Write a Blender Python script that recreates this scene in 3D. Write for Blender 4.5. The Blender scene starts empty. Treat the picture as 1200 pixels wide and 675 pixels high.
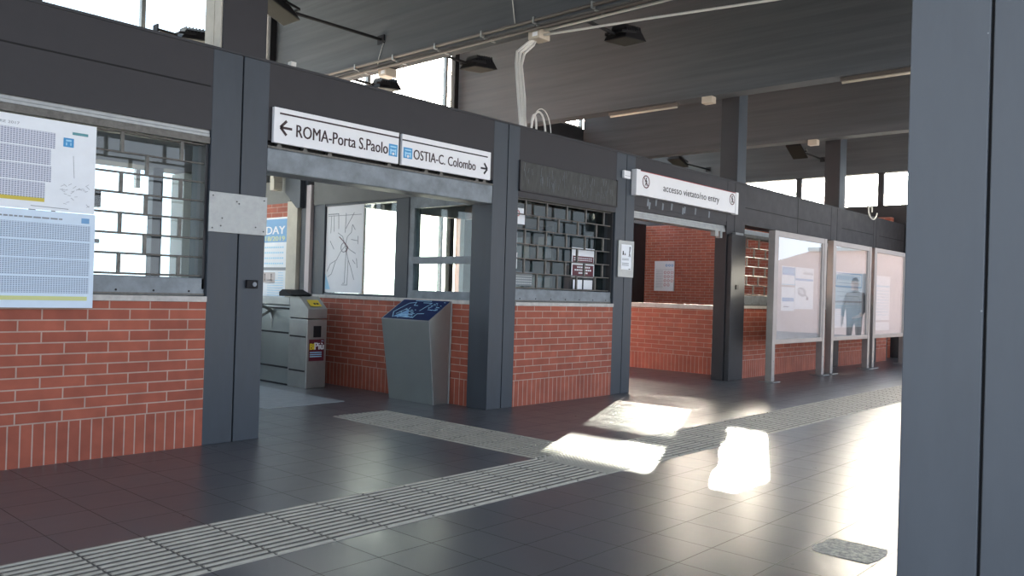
import bpy, bmesh, math, random
from mathutils import Vector, Matrix
from math import sin, cos, pi, radians, atan2, sqrt
random.seed(7)
C = bpy.context.scene.collection
# ------------------------------------------------------------------ camera
F_PX = 961.0; YAW = 0.8358; PITCH = 0.0054; ROLL = -0.0304
cd = bpy.data.cameras.new('camera'); cam = bpy.data.objects.new('camera', cd); C.objects.link(cam)
fwd = Vector((sin(YAW)*cos(PITCH), cos(YAW)*cos(PITCH), sin(PITCH)))
r = Vector((cos(YAW), -sin(YAW), 0)); d = fwd.cross(r)
r2 = cos(ROLL)*r + sin(ROLL)*d; d2 = -sin(ROLL)*r + cos(ROLL)*d
M = Matrix((r2, -d2, -fwd)).transposed().to_4x4(); M.translation = (0, 0, 1.25)
cam.matrix_world = M
cd.sensor_width = 36.0; cd.lens = F_PX/1200*36; cd.clip_start = .05; cd.clip_end = 300
bpy.context.scene.camera = cam
vs = bpy.context.scene.view_settings
vs.view_transform = 'Standard'; vs.look = 'None'; vs.exposure = -0.35; vs.gamma = 1; vs.use_curve_mapping = False

# ------------------------------------------------------------------ materials
def srgb(r, g, b):
    f = lambda c: (c/255/12.92) if c/255 <= .04045 else ((c/255+.055)/1.055)**2.4
    return (f(r), f(g), f(b), 1)
def nt(name):
    m = bpy.data.materials.new(name); m.use_nodes = True
    t = m.node_tree; return m, t, t.nodes, t.links, t.nodes['Principled BSDF']
def mth(N, Lk, op, a, b=None):
    n = N.new('ShaderNodeMath'); n.operation = op
    for i, v in enumerate((a, b)):
        if v is None: continue
        if isinstance(v, (int, float)): n.inputs[i].default_value = v
        else: Lk.new(v, n.inputs[i])
    return n.outputs[0]
def mat(name, col, rough=.6, metal=0, var=.0, scale=3.0, bump=0, spec=.5, stretch=None, rvar=0):
    m, t, N, Lk, b = nt(name)
    b.inputs['Base Color'].default_value = col; b.inputs['Roughness'].default_value = rough
    b.inputs['Metallic'].default_value = metal; b.inputs['Specular IOR Level'].default_value = spec
    if var or bump or rvar:
        g = N.new('ShaderNodeNewGeometry'); mp = N.new('ShaderNodeMapping'); Lk.new(g.outputs['Position'], mp.inputs[0])
        if stretch: mp.inputs['Scale'].default_value = stretch
        no = N.new('ShaderNodeTexNoise'); no.inputs['Scale'].default_value = scale; no.inputs['Detail'].default_value = 6
        no.inputs['Roughness'].default_value = .62
        Lk.new(mp.outputs[0], no.inputs['Vector'])
        if var:
            hs = N.new('ShaderNodeMix'); hs.data_type = 'RGBA'
            k0 = 1-var; k1 = 1+var
            hs.inputs[6].default_value = (col[0]*k0, col[1]*k0, col[2]*k0, 1)
            hs.inputs[7].default_value = (min(1, col[0]*k1), min(1, col[1]*k1), min(1, col[2]*k1), 1)
            rr = N.new('ShaderNodeMapRange'); rr.inputs[1].default_value = .3; rr.inputs[2].default_value = .7
            Lk.new(no.outputs[0], rr.inputs[0]); Lk.new(rr.outputs[0], hs.inputs[0]); Lk.new(hs.outputs[2], b.inputs['Base Color'])
        if rvar:
            rr = N.new('ShaderNodeMapRange'); rr.inputs[1].default_value = .3; rr.inputs[2].default_value = .7
            rr.inputs[3].default_value = rough-rvar; rr.inputs[4].default_value = rough+rvar
            Lk.new(no.outputs[0], rr.inputs[0]); Lk.new(rr.outputs[0], b.inputs['Roughness'])
        if bump:
            bp = N.new('ShaderNodeBump'); bp.inputs['Strength'].default_value = bump; bp.inputs['Distance'].default_value = .01
            Lk.new(no.outputs[0], bp.inputs['Height']); Lk.new(bp.outputs[0], b.inputs['Normal'])
    return m
def brick_mat(name, axis, ox=0.0, dirt=0.0):
    m, t, N, Lk, b = nt(name)
    g = N.new('ShaderNodeNewGeometry'); sp = N.new('ShaderNodeSeparateXYZ'); Lk.new(g.outputs['Position'], sp.inputs[0])
    u = mth(N, Lk, 'ADD', sp.outputs[axis], ox)
    z = mth(N, Lk, 'ADD', sp.outputs[2], -.285)
    def br(w, h, off, mort):
        cb = N.new('ShaderNodeCombineXYZ'); Lk.new(u, cb.inputs[0])
        Lk.new(z, cb.inputs[1])
        q = N.new('ShaderNodeTexBrick'); q.offset = off; q.offset_frequency = 2; q.squash = 1
        q.inputs['Scale'].default_value = 1; q.inputs['Brick Width'].default_value = w; q.inputs['Row Height'].default_value = h
        q.inputs['Mortar Size'].default_value = mort; q.inputs['Mortar Smooth'].default_value = .25; q.inputs['Bias'].default_value = 0
        q.inputs['Color1'].default_value = srgb(166, 88, 66); q.inputs['Color2'].default_value = srgb(150, 77, 58)
        q.inputs['Mortar'].default_value = srgb(182, 154, 140)
        Lk.new(cb.outputs[0], q.inputs['Vector']); return q
    s = br(.288, .0762, .5, .0052); v = br(.0745, .29, 0.0, .0050)
    cmpn = mth(N, Lk, 'LESS_THAN', z, 0.0)
    mx = N.new('ShaderNodeMix'); mx.data_type = 'RGBA'; Lk.new(cmpn, mx.inputs[0]); Lk.new(s.outputs[0], mx.inputs[6]); Lk.new(v.outputs[0], mx.inputs[7])
    fx = N.new('ShaderNodeMix'); Lk.new(cmpn, fx.inputs[0]); Lk.new(s.outputs['Fac'], fx.inputs[2]); Lk.new(v.outputs['Fac'], fx.inputs[3])
    no = N.new('ShaderNodeTexNoise'); no.inputs['Scale'].default_value = 7; no.inputs['Detail'].default_value = 7; Lk.new(g.outputs['Position'], no.inputs['Vector'])
    rr = N.new('ShaderNodeMapRange'); rr.inputs[1].default_value = .3; rr.inputs[2].default_value = .7; rr.inputs[3].default_value = .84; rr.inputs[4].default_value = 1.12
    Lk.new(no.outputs[0], rr.inputs[0])
    mu = N.new('ShaderNodeMix'); mu.data_type = 'RGBA'; mu.blend_type = 'MULTIPLY'; mu.inputs[0].default_value = 1
    Lk.new(mx.outputs[2], mu.inputs[6]); Lk.new(rr.outputs[0], mu.inputs[7]); Lk.new(mu.outputs[2], b.inputs['Base Color'])
    b.inputs['Roughness'].default_value = .7
    bp = N.new('ShaderNodeBump'); bp.invert = True; bp.inputs['Strength'].default_value = .6; bp.inputs['Distance'].default_value = .006
    Lk.new(fx.outputs[0], bp.inputs['Height']); Lk.new(bp.outputs[0], b.inputs['Normal'])
    return m
def floor_mat():
    m, t, N, Lk, b = nt('floor_tiles')
    g = N.new('ShaderNodeNewGeometry'); mp = N.new('ShaderNodeMapping'); Lk.new(g.outputs['Position'], mp.inputs[0])
    mp.inputs['Location'].default_value = (-3.425, -3.325, 0)
    q = N.new('ShaderNodeTexBrick'); q.offset = 0; q.squash = 1
    for k, v in (('Scale', 1), ('Brick Width', .327), ('Row Height', .334), ('Mortar Size', .0030), ('Mortar Smooth', .3), ('Bias', 0)): q.inputs[k].default_value = v
    q.inputs['Color1'].default_value = (.094, .098, .110, 1); q.inputs['Color2'].default_value = (.106, .109, .119, 1); q.inputs['Mortar'].default_value = (.060, .058, .057, 1)
    Lk.new(mp.outputs[0], q.inputs['Vector'])
    no = N.new('ShaderNodeTexNoise'); no.inputs['Scale'].default_value = 4; no.inputs['Detail'].default_value = 8; no.inputs['Roughness'].default_value = .7
    Lk.new(g.outputs['Position'], no.inputs['Vector'])
    rr = N.new('ShaderNodeMapRange'); rr.inputs[1].default_value = .3; rr.inputs[2].default_value = .7; rr.inputs[3].default_value = .85; rr.inputs[4].default_value = 1.15
    Lk.new(no.outputs[0], rr.inputs[0])
    mu = N.new('ShaderNodeMix'); mu.data_type = 'RGBA'; mu.blend_type = 'MULTIPLY'; mu.inputs[0].default_value = 1
    Lk.new(q.outputs[0], mu.inputs[6]); Lk.new(rr.outputs[0], mu.inputs[7]); Lk.new(mu.outputs[2], b.inputs['Base Color'])
    r3 = N.new('ShaderNodeMapRange'); r3.inputs[1].default_value = .3; r3.inputs[2].default_value = .7; r3.inputs[3].default_value = .27; r3.inputs[4].default_value = .37
    Lk.new(no.outputs[0], r3.inputs[0])
    rm = N.new('ShaderNodeMix'); Lk.new(q.outputs['Fac'], rm.inputs[0]); Lk.new(r3.outputs[0], rm.inputs[2]); rm.inputs[3].default_value = .5; Lk.new(rm.outputs[0], b.inputs['Roughness'])
    sm = N.new('ShaderNodeMix'); Lk.new(q.outputs['Fac'], sm.inputs[0]); sm.inputs[2].default_value = .62; sm.inputs[3].default_value = .25; Lk.new(sm.outputs[0], b.inputs['Specular IOR Level'])
    bp = N.new('ShaderNodeBump'); bp.invert = True; bp.inputs['Strength'].default_value = .5; bp.inputs['Distance'].default_value = .003
    Lk.new(q.outputs['Fac'], bp.inputs['Height'])
    b2 = N.new('ShaderNodeBump'); b2.inputs['Strength'].default_value = .05; b2.inputs['Distance'].default_value = .01
    Lk.new(no.outputs[0], b2.inputs['Height']); Lk.new(bp.outputs[0], b2.inputs['Normal']); Lk.new(b2.outputs[0], b.inputs['Normal'])
    return m
def glass_mat(name, refl=.5, tint=(.93, .97, .97, 1), rough=.02):
    m = bpy.data.materials.new(name); m.use_nodes = True; t = m.node_tree; N = t.nodes; Lk = t.links; N.clear()
    o = N.new('ShaderNodeOutputMaterial'); mx = N.new('ShaderNodeMixShader'); tr = N.new('ShaderNodeBsdfTransparent'); gl = N.new('ShaderNodeBsdfGlossy')
    tr.inputs[0].default_value = tint; gl.inputs['Roughness'].default_value = rough
    g = N.new('ShaderNodeNewGeometry'); dt = N.new('ShaderNodeVectorMath'); dt.operation = 'DOT_PRODUCT'
    Lk.new(g.outputs['Incoming'], dt.inputs[0]); Lk.new(g.outputs['Normal'], dt.inputs[1])
    c = mth(N, Lk, 'SUBTRACT', 1.0, mth(N, Lk, 'ABSOLUTE', dt.outputs['Value']))
    s = mth(N, Lk, 'ADD', mth(N, Lk, 'MULTIPLY', mth(N, Lk, 'POWER', c, 5.0), .95), .045)
    s = mth(N, Lk, 'MULTIPLY', s, refl*2); s = mth(N, Lk, 'MINIMUM', s, 1.0)
    Lk.new(s, mx.inputs[0]); Lk.new(tr.outputs[0], mx.inputs[1]); Lk.new(gl.outputs[0], mx.inputs[2]); Lk.new(mx.outputs[0], o.inputs[0])
    return m
def table_mat(name, axis, period, ca, cb, axis_rows=None, prow=.02):
    """printed columns of figures: fine regular strokes"""
    m, t, N, Lk, b = nt(name)
    g = N.new('ShaderNodeNewGeometry'); sp = N.new('ShaderNodeSeparateXYZ'); Lk.new(g.outputs['Position'], sp.inputs[0])
    def per(s, p, duty):
        f = mth(N, Lk, 'FRACT', mth(N, Lk, 'DIVIDE', s, p)); return mth(N, Lk, 'LESS_THAN', f, duty)
    a = per(sp.outputs[axis], period, .68); c = per(sp.outputs[2], prow, .6)
    f = mth(N, Lk, 'MULTIPLY', a, c)
    mx = N.new('ShaderNodeMix'); mx.data_type = 'RGBA'; Lk.new(f, mx.inputs[0]); mx.inputs[6].default_value = ca; mx.inputs[7].default_value = cb
    Lk.new(mx.outputs[2], b.inputs['Base Color']); b.inputs['Roughness'].default_value = .5
    return m

MT = dict(
    steel=mat('grey_steel_paint', (.029, .0275, .031, 1), .5, 0, .12, 5, .02, .35, rvar=.07),
    steel_blue=mat('blue_grey_steel_paint', (.044, .054, .067, 1), .45, 0, .14, 2.2, .03, .4, (3, 3, .8), rvar=.08),
    pillar=mat('pillar_steel_paint', (.125, .140, .155, 1), .45, 0, .07, 2.2, .03, .45, (3, 3, .8), rvar=.06),
    steel_dark=mat('dark_steel_paint', (.022, .023, .027, 1), .55, 0, .15, 5),
    black=mat('black_metal', (.010, .010, .012, 1), .6, spec=.25),
    gap=mat('shadow_gap', (.006, .006, .007, 1), .8),
    galv=mat('galvanised_steel', (.33, .345, .345, 1), .5, .7, .22, 9, .05, rvar=.1),
    galv_p=mat('painted_galvanised_steel', (.18, .205, .225, 1), .5, .35, .25, 7, .06),
    stainless=mat('brushed_stainless_steel', (.34, .37, .36, 1), .38, .85, .05, 3, .01, .5, rvar=.03),
    stainless2=mat('satin_stainless_steel', (.36, .37, .355, 1), .42, .8, .1, 5, .02),
    alu=mat('bronze_anodised_aluminium', (.36, .335, .32, 1), .42, .6, .08, 6),
    grille=mat('grille_steel', (.12, .115, .105, 1), .5, .5, .3, 30),
    sill=mat('pale_stone_sill', (.50, .48, .45, 1), .7, 0, .2, 12, .1),
    conc=mat('grey_painted_concrete', (.085, .092, .102, 1), .8, 0, .2, 1.3, .35, .3, (.6, .25, 7)),
    roofm=mat('roof_slab_concrete', (.08, .08, .08, 1), .85, 0, .15, 2),
    beige=mat('beige_plaster_post', (.55, .52, .44, 1), .7, 0, .1, 6, .1),
    white=mat('white_board', (.80, .81, .83, 1), .45, 0, .02, 8),
    paper=mat('white_paper', (.82, .86, .90, 1), .6, 0, .03, 9),
    paper2=mat('pale_blue_paper', (.66, .78, .90, 1), .6, 0, .03, 9),
    ink=mat('dark_print', (.012, .010, .014, 1), .5),
    inkb=mat('brown_black_print', (.03, .008, .012, 1), .5),
    inkg=mat('grey_print', (.25, .27, .30, 1), .6),
    red=mat('red_print', (.45, .05, .05, 1), .5),
    maroon=mat('maroon_print', (.10, .008, .02, 1), .45),
    blue=mat('blue_print', (.05, .30, .60, 1), .5),
    blue2=mat('mid_blue_print', (.16, .36, .62, 1), .5),
    bluel=mat('pale_blue_print', (.35, .65, .85, 1), .5),
    navy=mat('navy_map_panel', (.007, .018, .085, 1), .6, 0, .2, 6, 0, .2),
    yell=mat('yellow_print', (.62, .50, .06, 1), .5),
    yell2=mat('yellow_green_print', (.62, .66, .28, 1), .5),
    yel=mat('bright_yellow_label', (.78, .60, .03, 1), .45),
    pvc=mat('white_cable_plastic', (.62, .61, .57, 1), .45),
    pvcg=mat('brown_grey_conduit', (.085, .07, .06, 1), .55),
    boxb=mat('beige_junction_box_plastic', (.48, .42, .34, 1), .5),
    scratch=mat('scratched_dark_panel', (.040, .042, .040, 1), .6, 0, .5, 22, .1, .5, (1, 1, .35)),
    tact=mat('tactile_paving', (.47, .44, .37, 1), .62, 0, .14, 9, .1),
    tactd=mat('tactile_paving_groove', (.15, .145, .13, 1), .7, 0, .2, 14),
    slab=mat('pale_floor_slab', (.34, .36, .37, 1), .5, 0, .12, 8),
    broken=mat('crumbled_cement', (.72, .64, .52, 1), .9, 0, .5, 35, 1.0),
    backing=mat('grey_noticeboard_backing', (.54, .49, .48, 1), .6, 0, .08, 5),
    lens=mat('floodlight_lens', (.03, .028, .024, 1), .7, spec=.15),
    pinkw=mat('pink_rendered_wall', (.78, .60, .54, 1), .9, 0, .08, 1),
    ground=mat('outside_paving', (.25, .225, .20, 1), .9, 0, .1, .6),
    track=mat('track_ballast', (.30, .29, .28, 1), .9, 0, .3, 4),
    office=mat('office_grey_panel', (.22, .25, .27, 1), .6, 0, .1, 3),
    officel=mat('office_pale_panel', (.55, .60, .60, 1), .5, 0, .05, 3),
    ceil_in=mat('soffit_grey', (.16, .165, .16, 1), .7, 0, .1, 3),
    skin=mat('skin', (.45, .26, .19, 1), .5), coat=mat('dark_blue_coat', (.03, .05, .08, 1), .8, 0, .1, 9), trou=mat('dark_trousers', (.02, .025, .035, 1), .8), hair=mat('dark_hair', (.015, .012, .01, 1), .6),
    glass=glass_mat('clear_glass', .5), glass_b=glass_mat('noticeboard_glass', 1.15, (.96, .97, .97, 1)), glass_w=glass_mat('office_window_glass', .7, (.88, .95, .94, 1)), glass_t=glass_mat('ticket_window_glass', .4, (.50, .60, .62, 1)),
)
MT['brickx'] = brick_mat('red_brick_long_face', 0, -1.961+.288*4+.004)
MT['bricky'] = brick_mat('red_brick_side_face', 1, .05)
MT['floor'] = floor_mat()

# ------------------------------------------------------------------ mesh builder
class MB:
    def __init__(s): s.v = []; s.f = []; s.cuts = []
    def raw(s, vs, fs):
        n = len(s.v); s.cuts.append((n, len(s.f))); s.v += [tuple(v) for v in vs]; s.f += [tuple(i+n for i in f) for f in fs]; return s
    def box(s, x0, x1, y0, y1, z0, z1):
        vs = [(x, y, z) for z in (z0, z1) for y in (y0, y1) for x in (x0, x1)]
        return s.raw(vs, [(0, 2, 3, 1), (4, 5, 7, 6), (0, 1, 5, 4), (2, 6, 7, 3), (0, 4, 6, 2), (1, 3, 7, 5)])
    def prism(s, pts, off):
        """closed polygon pts (3-D) extruded by the vector off"""
        n = len(pts); off = Vector(off); vs = [Vector(p) for p in pts]; vs = vs+[p+off for p in vs]
        fs = [tuple(range(n)), tuple(range(2*n-1, n-1, -1))]+[((i+1) % n, i, i+n, (i+1) % n+n) for i in range(n)]
        return s.raw(vs, fs)
    def bar(s, p, q, w, h, up=(0, 0, 1)):
        p = Vector(p); q = Vector(q); d = (q-p).normalized(); up = Vector(up)
        if abs(d.dot(up)) > .98: up = Vector((0, 1, 0))
        a = d.cross(up).normalized()*w/2; b = a.cross(d).normalized()*h/2
        return s.prism([p-a-b, p+a-b, p+a+b, p-a+b], q-p)
    def tube(s, pts, rad, n=8, rads=None):
        pts = [Vector(p) for p in pts]; rings = []; prev = None
        for i, p in enumerate(pts):
            t = (pts[min(i+1, len(pts)-1)]-pts[max(i-1, 0)]).normalized()
            if prev is None: prev = Vector((0, 0, 1)) if abs(t.z) < .9 else Vector((1, 0, 0))
            a = (prev-t*prev.dot(t)).normalized(); prev = a; b = t.cross(a); rr = rads[i] if rads else rad
            rings.append([p+(a*cos(2*pi*k/n)+b*sin(2*pi*k/n))*rr for k in range(n)])
        vs = [v for rg in rings for v in rg]; fs = []
        for i in range(len(rings)-1):
            for k in range(n): fs.append((i*n+k, i*n+(k+1) % n, (i+1)*n+(k+1) % n, (i+1)*n+k))
        fs.append(tuple(range(n-1, -1, -1))); m = (len(rings)-1)*n; fs.append(tuple(range(m, m+n)))
        return s.raw(vs, fs)
    def parts(s, name, m, parent, **kw):
        out = []
        for i, (a, b) in enumerate(s.cuts):
            a2, b2 = s.cuts[i+1] if i+1 < len(s.cuts) else (len(s.v), len(s.f))
            q = MB(); q.v = s.v[a:a2]; q.f = [tuple(k-a for k in f) for f in s.f[b:b2]]; out.append(q.obj(name, m, parent, **kw))
        return out
    def obj(s, name, m, parent=None, smooth=False, bevel=0, **kw):
        me = bpy.data.meshes.new(name)
        if parent is not None: o0 = Vector(parent_world(parent))
        else:
            xs = [v[0] for v in s.v]; ys = [v[1] for v in s.v]; zs = [v[2] for v in s.v]
            o0 = Vector(((min(xs)+max(xs))/2, (min(ys)+max(ys))/2, min(zs)))
        me.from_pydata([tuple(Vector(v)-o0) for v in s.v], [], s.f); me.materials.append(MT[m] if isinstance(m, str) else m)
        b = bmesh.new(); b.from_mesh(me); bmesh.ops.recalc_face_normals(b, faces=b.faces); b.to_mesh(me); b.free()
        if smooth:
            for p in me.polygons: p.use_smooth = True
        o = bpy.data.objects.new(name, me); C.objects.link(o)
        if parent is not None: o.parent = parent
        else: o.location = o0
        if bevel:
            bv = o.modifiers.new('bevel', 'BEVEL'); bv.width = bevel; bv.segments = 2; bv.limit_method = 'ANGLE'
        tag(o, **kw); return o
def parent_world(p):
    v = Vector(p.location)
    while p.parent: p = p.parent; v = v+Vector(p.location)
    return v
def tag(o, label=None, cat=None, group=None, kind=None):
    if label: o['label'] = label
    if cat: o['category'] = cat
    if group: o['group'] = group
    if kind: o['kind'] = kind
def thing(name, loc, label, cat, group=None):
    o = bpy.data.objects.new(name, None); o.empty_display_size = .1; C.objects.link(o); o.location = loc; tag(o, label, cat, group); return o
def B(*a): return MB().box(*a)
def struct(name, mb, m, parent=None, bevel=0):
    return mb.obj(name, m, parent, bevel=bevel, kind=None if parent else 'structure')
def dup(o, parent=None, loc=None):
    c = o.copy(); C.objects.link(c)
    if parent is not None: c.parent = parent
    if loc is not None: c.location = loc
    for ch in o.children: dup(ch, c)
    return c
# flat drawing on a vertical plane: origin O, right R, normal N (towards the viewer), up = z
class Face:
    def __init__(s, O, R, N): s.O = Vector(O); s.R = Vector(R); s.N = Vector(N); s.U = Vector((0, 0, 1))
    def p(s, u, v, n=0): return s.O+s.R*u+s.U*v+s.N*n
    def rect(s, mb, u0, u1, v0, v1, n=.001, t=.0015):
        return mb.prism([s.p(u0, v0, n), s.p(u1, v0, n), s.p(u1, v1, n), s.p(u0, v1, n)], s.N*t)
    def poly(s, mb, pts, n=.001, t=.0015):
        return mb.prism([s.p(u, v, n) for u, v in pts], s.N*t)
    def line(s, mb, a, b, w, n=.001, t=.0015):
        a = Vector(a); b = Vector(b); d = (b-a).normalized(); q = Vector((-d.y, d.x))*w/2
        return s.poly(mb, [a-q, b-q, b+q, a+q], n, t)
    def pline(s, mb, pts, w, n=.001, t=.0015):
        for a, b in zip(pts[:-1], pts[1:]): s.line(mb, a, b, w, n, t)
        return mb
    def disc(s, mb, c, rad, n=.001, t=.0015, k=16, sx=1):
        return s.poly(mb, [(c[0]+rad*sx*cos(2*pi*i/k), c[1]+rad*sin(2*pi*i/k)) for i in range(k)], n, t)
    def ring(s, mb, c, ro, ri, n=.001, t=.0015, k=28):
        for i in range(k):
            a, b = 2*pi*i/k, 2*pi*(i+1)/k
            s.poly(mb, [(c[0]+ri*cos(a), c[1]+ri*sin(a)), (c[0]+ro*cos(a), c[1]+ro*sin(a)), (c[0]+ro*cos(b), c[1]+ro*sin(b)), (c[0]+ri*cos(b), c[1]+ri*sin(b))], n, t)
        return mb
    def text(s, name, txt, m, parent, u0, u1, v0, v1, n=.002, bold=0.0, **kw):
        cu = bpy.data.curves.new('txt', 'FONT'); cu.body = txt; cu.size = 1; cu.resolution_u = 3
        to = bpy.data.objects.new('txt', cu); C.objects.link(to); bpy.context.view_layer.update()
        me = bpy.data.meshes.new_from_object(to.evaluated_get(bpy.context.evaluated_depsgraph_get()))
        bpy.data.objects.remove(to); bpy.data.curves.remove(cu)
        xs = [v.co.x for v in me.vertices]; ys = [v.co.y for v in me.vertices]
        x0, x1, y0, y1 = min(xs), max(xs), min(ys), max(ys); P = parent_world(parent) if parent else Vector((0, 0, 0))
        for v in me.vertices:
            u = u0+(v.co.x-x0)/(x1-x0)*(u1-u0); w = v0+(v.co.y-y0)/(y1-y0)*(v1-v0)
            v.co = s.p(u, w, n)-P
        if bold:
            bm = bmesh.new(); bm.from_mesh(me); g0 = list(bm.verts)+list(bm.edges)+list(bm.faces)
            for sh in (-1, 1):
                r_ = bmesh.ops.duplicate(bm, geom=g0); bmesh.ops.translate(bm, vec=s.R*(sh*bold*(v1-v0)*3)+s.N*.0002*(sh+1.5), verts=[e for e in r_['geom'] if isinstance(e, bmesh.types.BMVert)])
            bm.to_mesh(me); bm.free()
        me.materials.clear(); me.materials.append(MT[m]); me.name = name
        o = bpy.data.objects.new(name, me); C.objects.link(o); o.parent = parent; tag(o, **kw); return o
def facade_face(y): return Face((0, y, 0), (1, 0, 0), (0, -1, 0))          # u = X
def side_face(x): return Face((x, 0, 0), (0, -1, 0), (-1, 0, 0))           # u = -Y

FY = 5.976; FB = 6.276        # front and back of the facade
ZT = 3.06                     # its top
# ------------------------------------------------------------------ ground, floor, roof
struct('floor', B(-9, 20.5, -3, 12.2, -.2, 0), 'floor')
struct('ground_outside', B(20.5, 70, -30, 45, -.3, -.03), 'ground')
struct('ground_behind', B(-40, 20.5, 12.2, 45, -.3, -.03), 'ground')
struct('ground_track', B(-40, 20.5, -30, -3, -.9, -.6), 'track')
struct('ceiling', B(-9, 20.5, -3, 12.4, 6.2, 6.5), 'roofm')

# roof beams, running away from the tracks
for x, lab in ((2.88, 'concrete roof beam above the first upper column, nearest to the camera'), (7.25, 'big grey concrete roof beam above the direction sign, conduits along its lower edge'),
               (11.44, 'grey concrete roof beam meeting the upper column beside the no entry sign'), (15.66, 'grey concrete roof beam in front of the far high windows')):
    B(x, x+.3, -2.9, 12.0, 4.4, 6.2).obj('roof_beam', 'conc', label=lab, cat='beam')

# ------------------------------------------------------------------ facade: columns
def steel_column(x0, x1, xs, lab, m='steel', z1=ZT, name='steel_column', y0=FY, y1=FB):
    t = thing(name, ((x0+x1)/2, (y0+y1)/2, 0), lab, 'column')
    B(x0, xs-.006, y0, y1, 0, z1).obj('channel', m, t, bevel=.004)
    B(xs+.006, x1, y0, y1, 0, z1).obj('channel', m, t, bevel=.004)
    B(xs-.006, xs+.006, y0+.02, y1-.02, 0, z1-.01).obj('seam', 'gap', t)
    return t
c1 = steel_column(3.107, 3.593, 3.36, 'grey steel column with a bare metal plate, left of the entrance', 'steel_blue')
c2 = steel_column(6.262, 6.67, 6.485, 'grey steel column between the entrance and the grilled ticket window', 'steel_blue')
c3 = steel_column(8.512, 8.93, 8.735, 'grey steel column with a small framed notice, left of the no entry passage', 'steel_blue')
c4 = steel_column(11.45, 12.05, 11.70, 'brown grey steel column right of the no entry passage', y1=6.17)
c5 = steel_column(15.6, 16.15, 15.9, 'dark steel column behind the gap of the first two notice boards')
c6 = steel_column(17.95, 18.3, 18.12, 'dark steel column behind the third notice board')
# column details
mb = B(3.101, 3.60, FY-.012, FY, 1.648, 1.962)
pl = mb.obj('metal_plate', 'galv', label='bare galvanised plate screwed across the steel column left of the entrance', cat='metal plate', bevel=.003)
sc = MB()
for u, v in ((3.13, 1.68), (3.57, 1.68), (3.13, 1.93), (3.57, 1.93), (3.20, 1.70), (3.5, 1.71), (3.33, 1.90), (3.35, 1.885), (3.21, 1.76)):
    facade_face(FY-.012).disc(sc, (u, v), .006)
sc.parts('screw', 'ink', pl)
bx = thing('socket_box', (3.48, FY-.02, 1.25), 'small black socket box on the column left of the entrance', 'socket box')
B(3.43, 3.53, FY-.03, FY, 1.22, 1.285).obj('housing', 'black', bx, bevel=.006)
mb = MB(); facade_face(FY-.03).disc(mb, (3.495, 1.252), .018, 0, .008); mb.obj('dial', 'inkg', bx)

# dark steel post standing in front of the column 4
p4 = thing('door_post', (11.8, 5.9, 0), 'narrow dark blue steel post standing against the column right of the passage', 'post')
B(11.47, 11.93, 5.89, 5.970, 0, 2.24).obj('post_body', 'steel_dark', p4, bevel=.005)
B(11.60, 11.86, 5.90, 5.96, 2.24, 2.275).obj('top_bracket', 'galv', p4)
B(11.62, 11.70, 5.878, 5.89, 1.40, 1.47).obj('lock', 'black', p4)

# ------------------------------------------------------------------ facade: fascia
def fascia(x0, x1, seamz, seams=()):
    mb = B(x0, x1, FY+.004, FB, 2.43, ZT)
    o = struct('wall_fascia', mb, 'steel')
    g = MB()
    if seamz: g.box(x0, x1-.02, FY+.0015, FY+.004, seamz-.006, seamz+.006)
    for s in seams: g.box(s-.006, s+.006, FY+.0015, FY+.004, 2.43, ZT)
    if g.v: g.obj('panel_seam', 'gap', o)
    return o
fascia(-4, 3.107, 2.765)
fascia(3.593, 6.262, None)
fascia(6.67, 8.512, None)
fas_ne = fascia(8.93, 11.45, None)
fascia(12.05, 15.6, 2.70, (14.07,))
fascia(16.15, 17.95, 2.70)
fascia(18.3, 20.0, 2.70)
B(-4, 20, FY-.004, FB+.02, ZT, ZT+.02).obj('trim_fascia_cap', 'steel_dark', kind='structure')

# ------------------------------------------------------------------ brick panels, sills
def brick_panel(side, x0, x1):
    struct('wall_'+side, B(x0, x1, FY, FB, 0, 1.105), 'brickx')
    struct('trim_sill_'+side, B(x0, x1, FY-.015, FB+.03, 1.105, 1.148), 'sill', bevel=.005)
brick_panel('left', -4, 3.107); brick_panel('middle', 6.67, 8.512); brick_panel('right', 12.05, 15.6)
brick_panel('far_right', 16.15, 17.95); brick_panel('end', 18.3, 18.95)
B(18.95, 19.0, FY, FB, 0, 2.43).obj('trim_door_jamb', 'steel_dark', kind='structure')
struct('wall_dark_room', B(18.95, 20.1, 7.5, 7.6, 0, 3), 'steel_dark')

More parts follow.
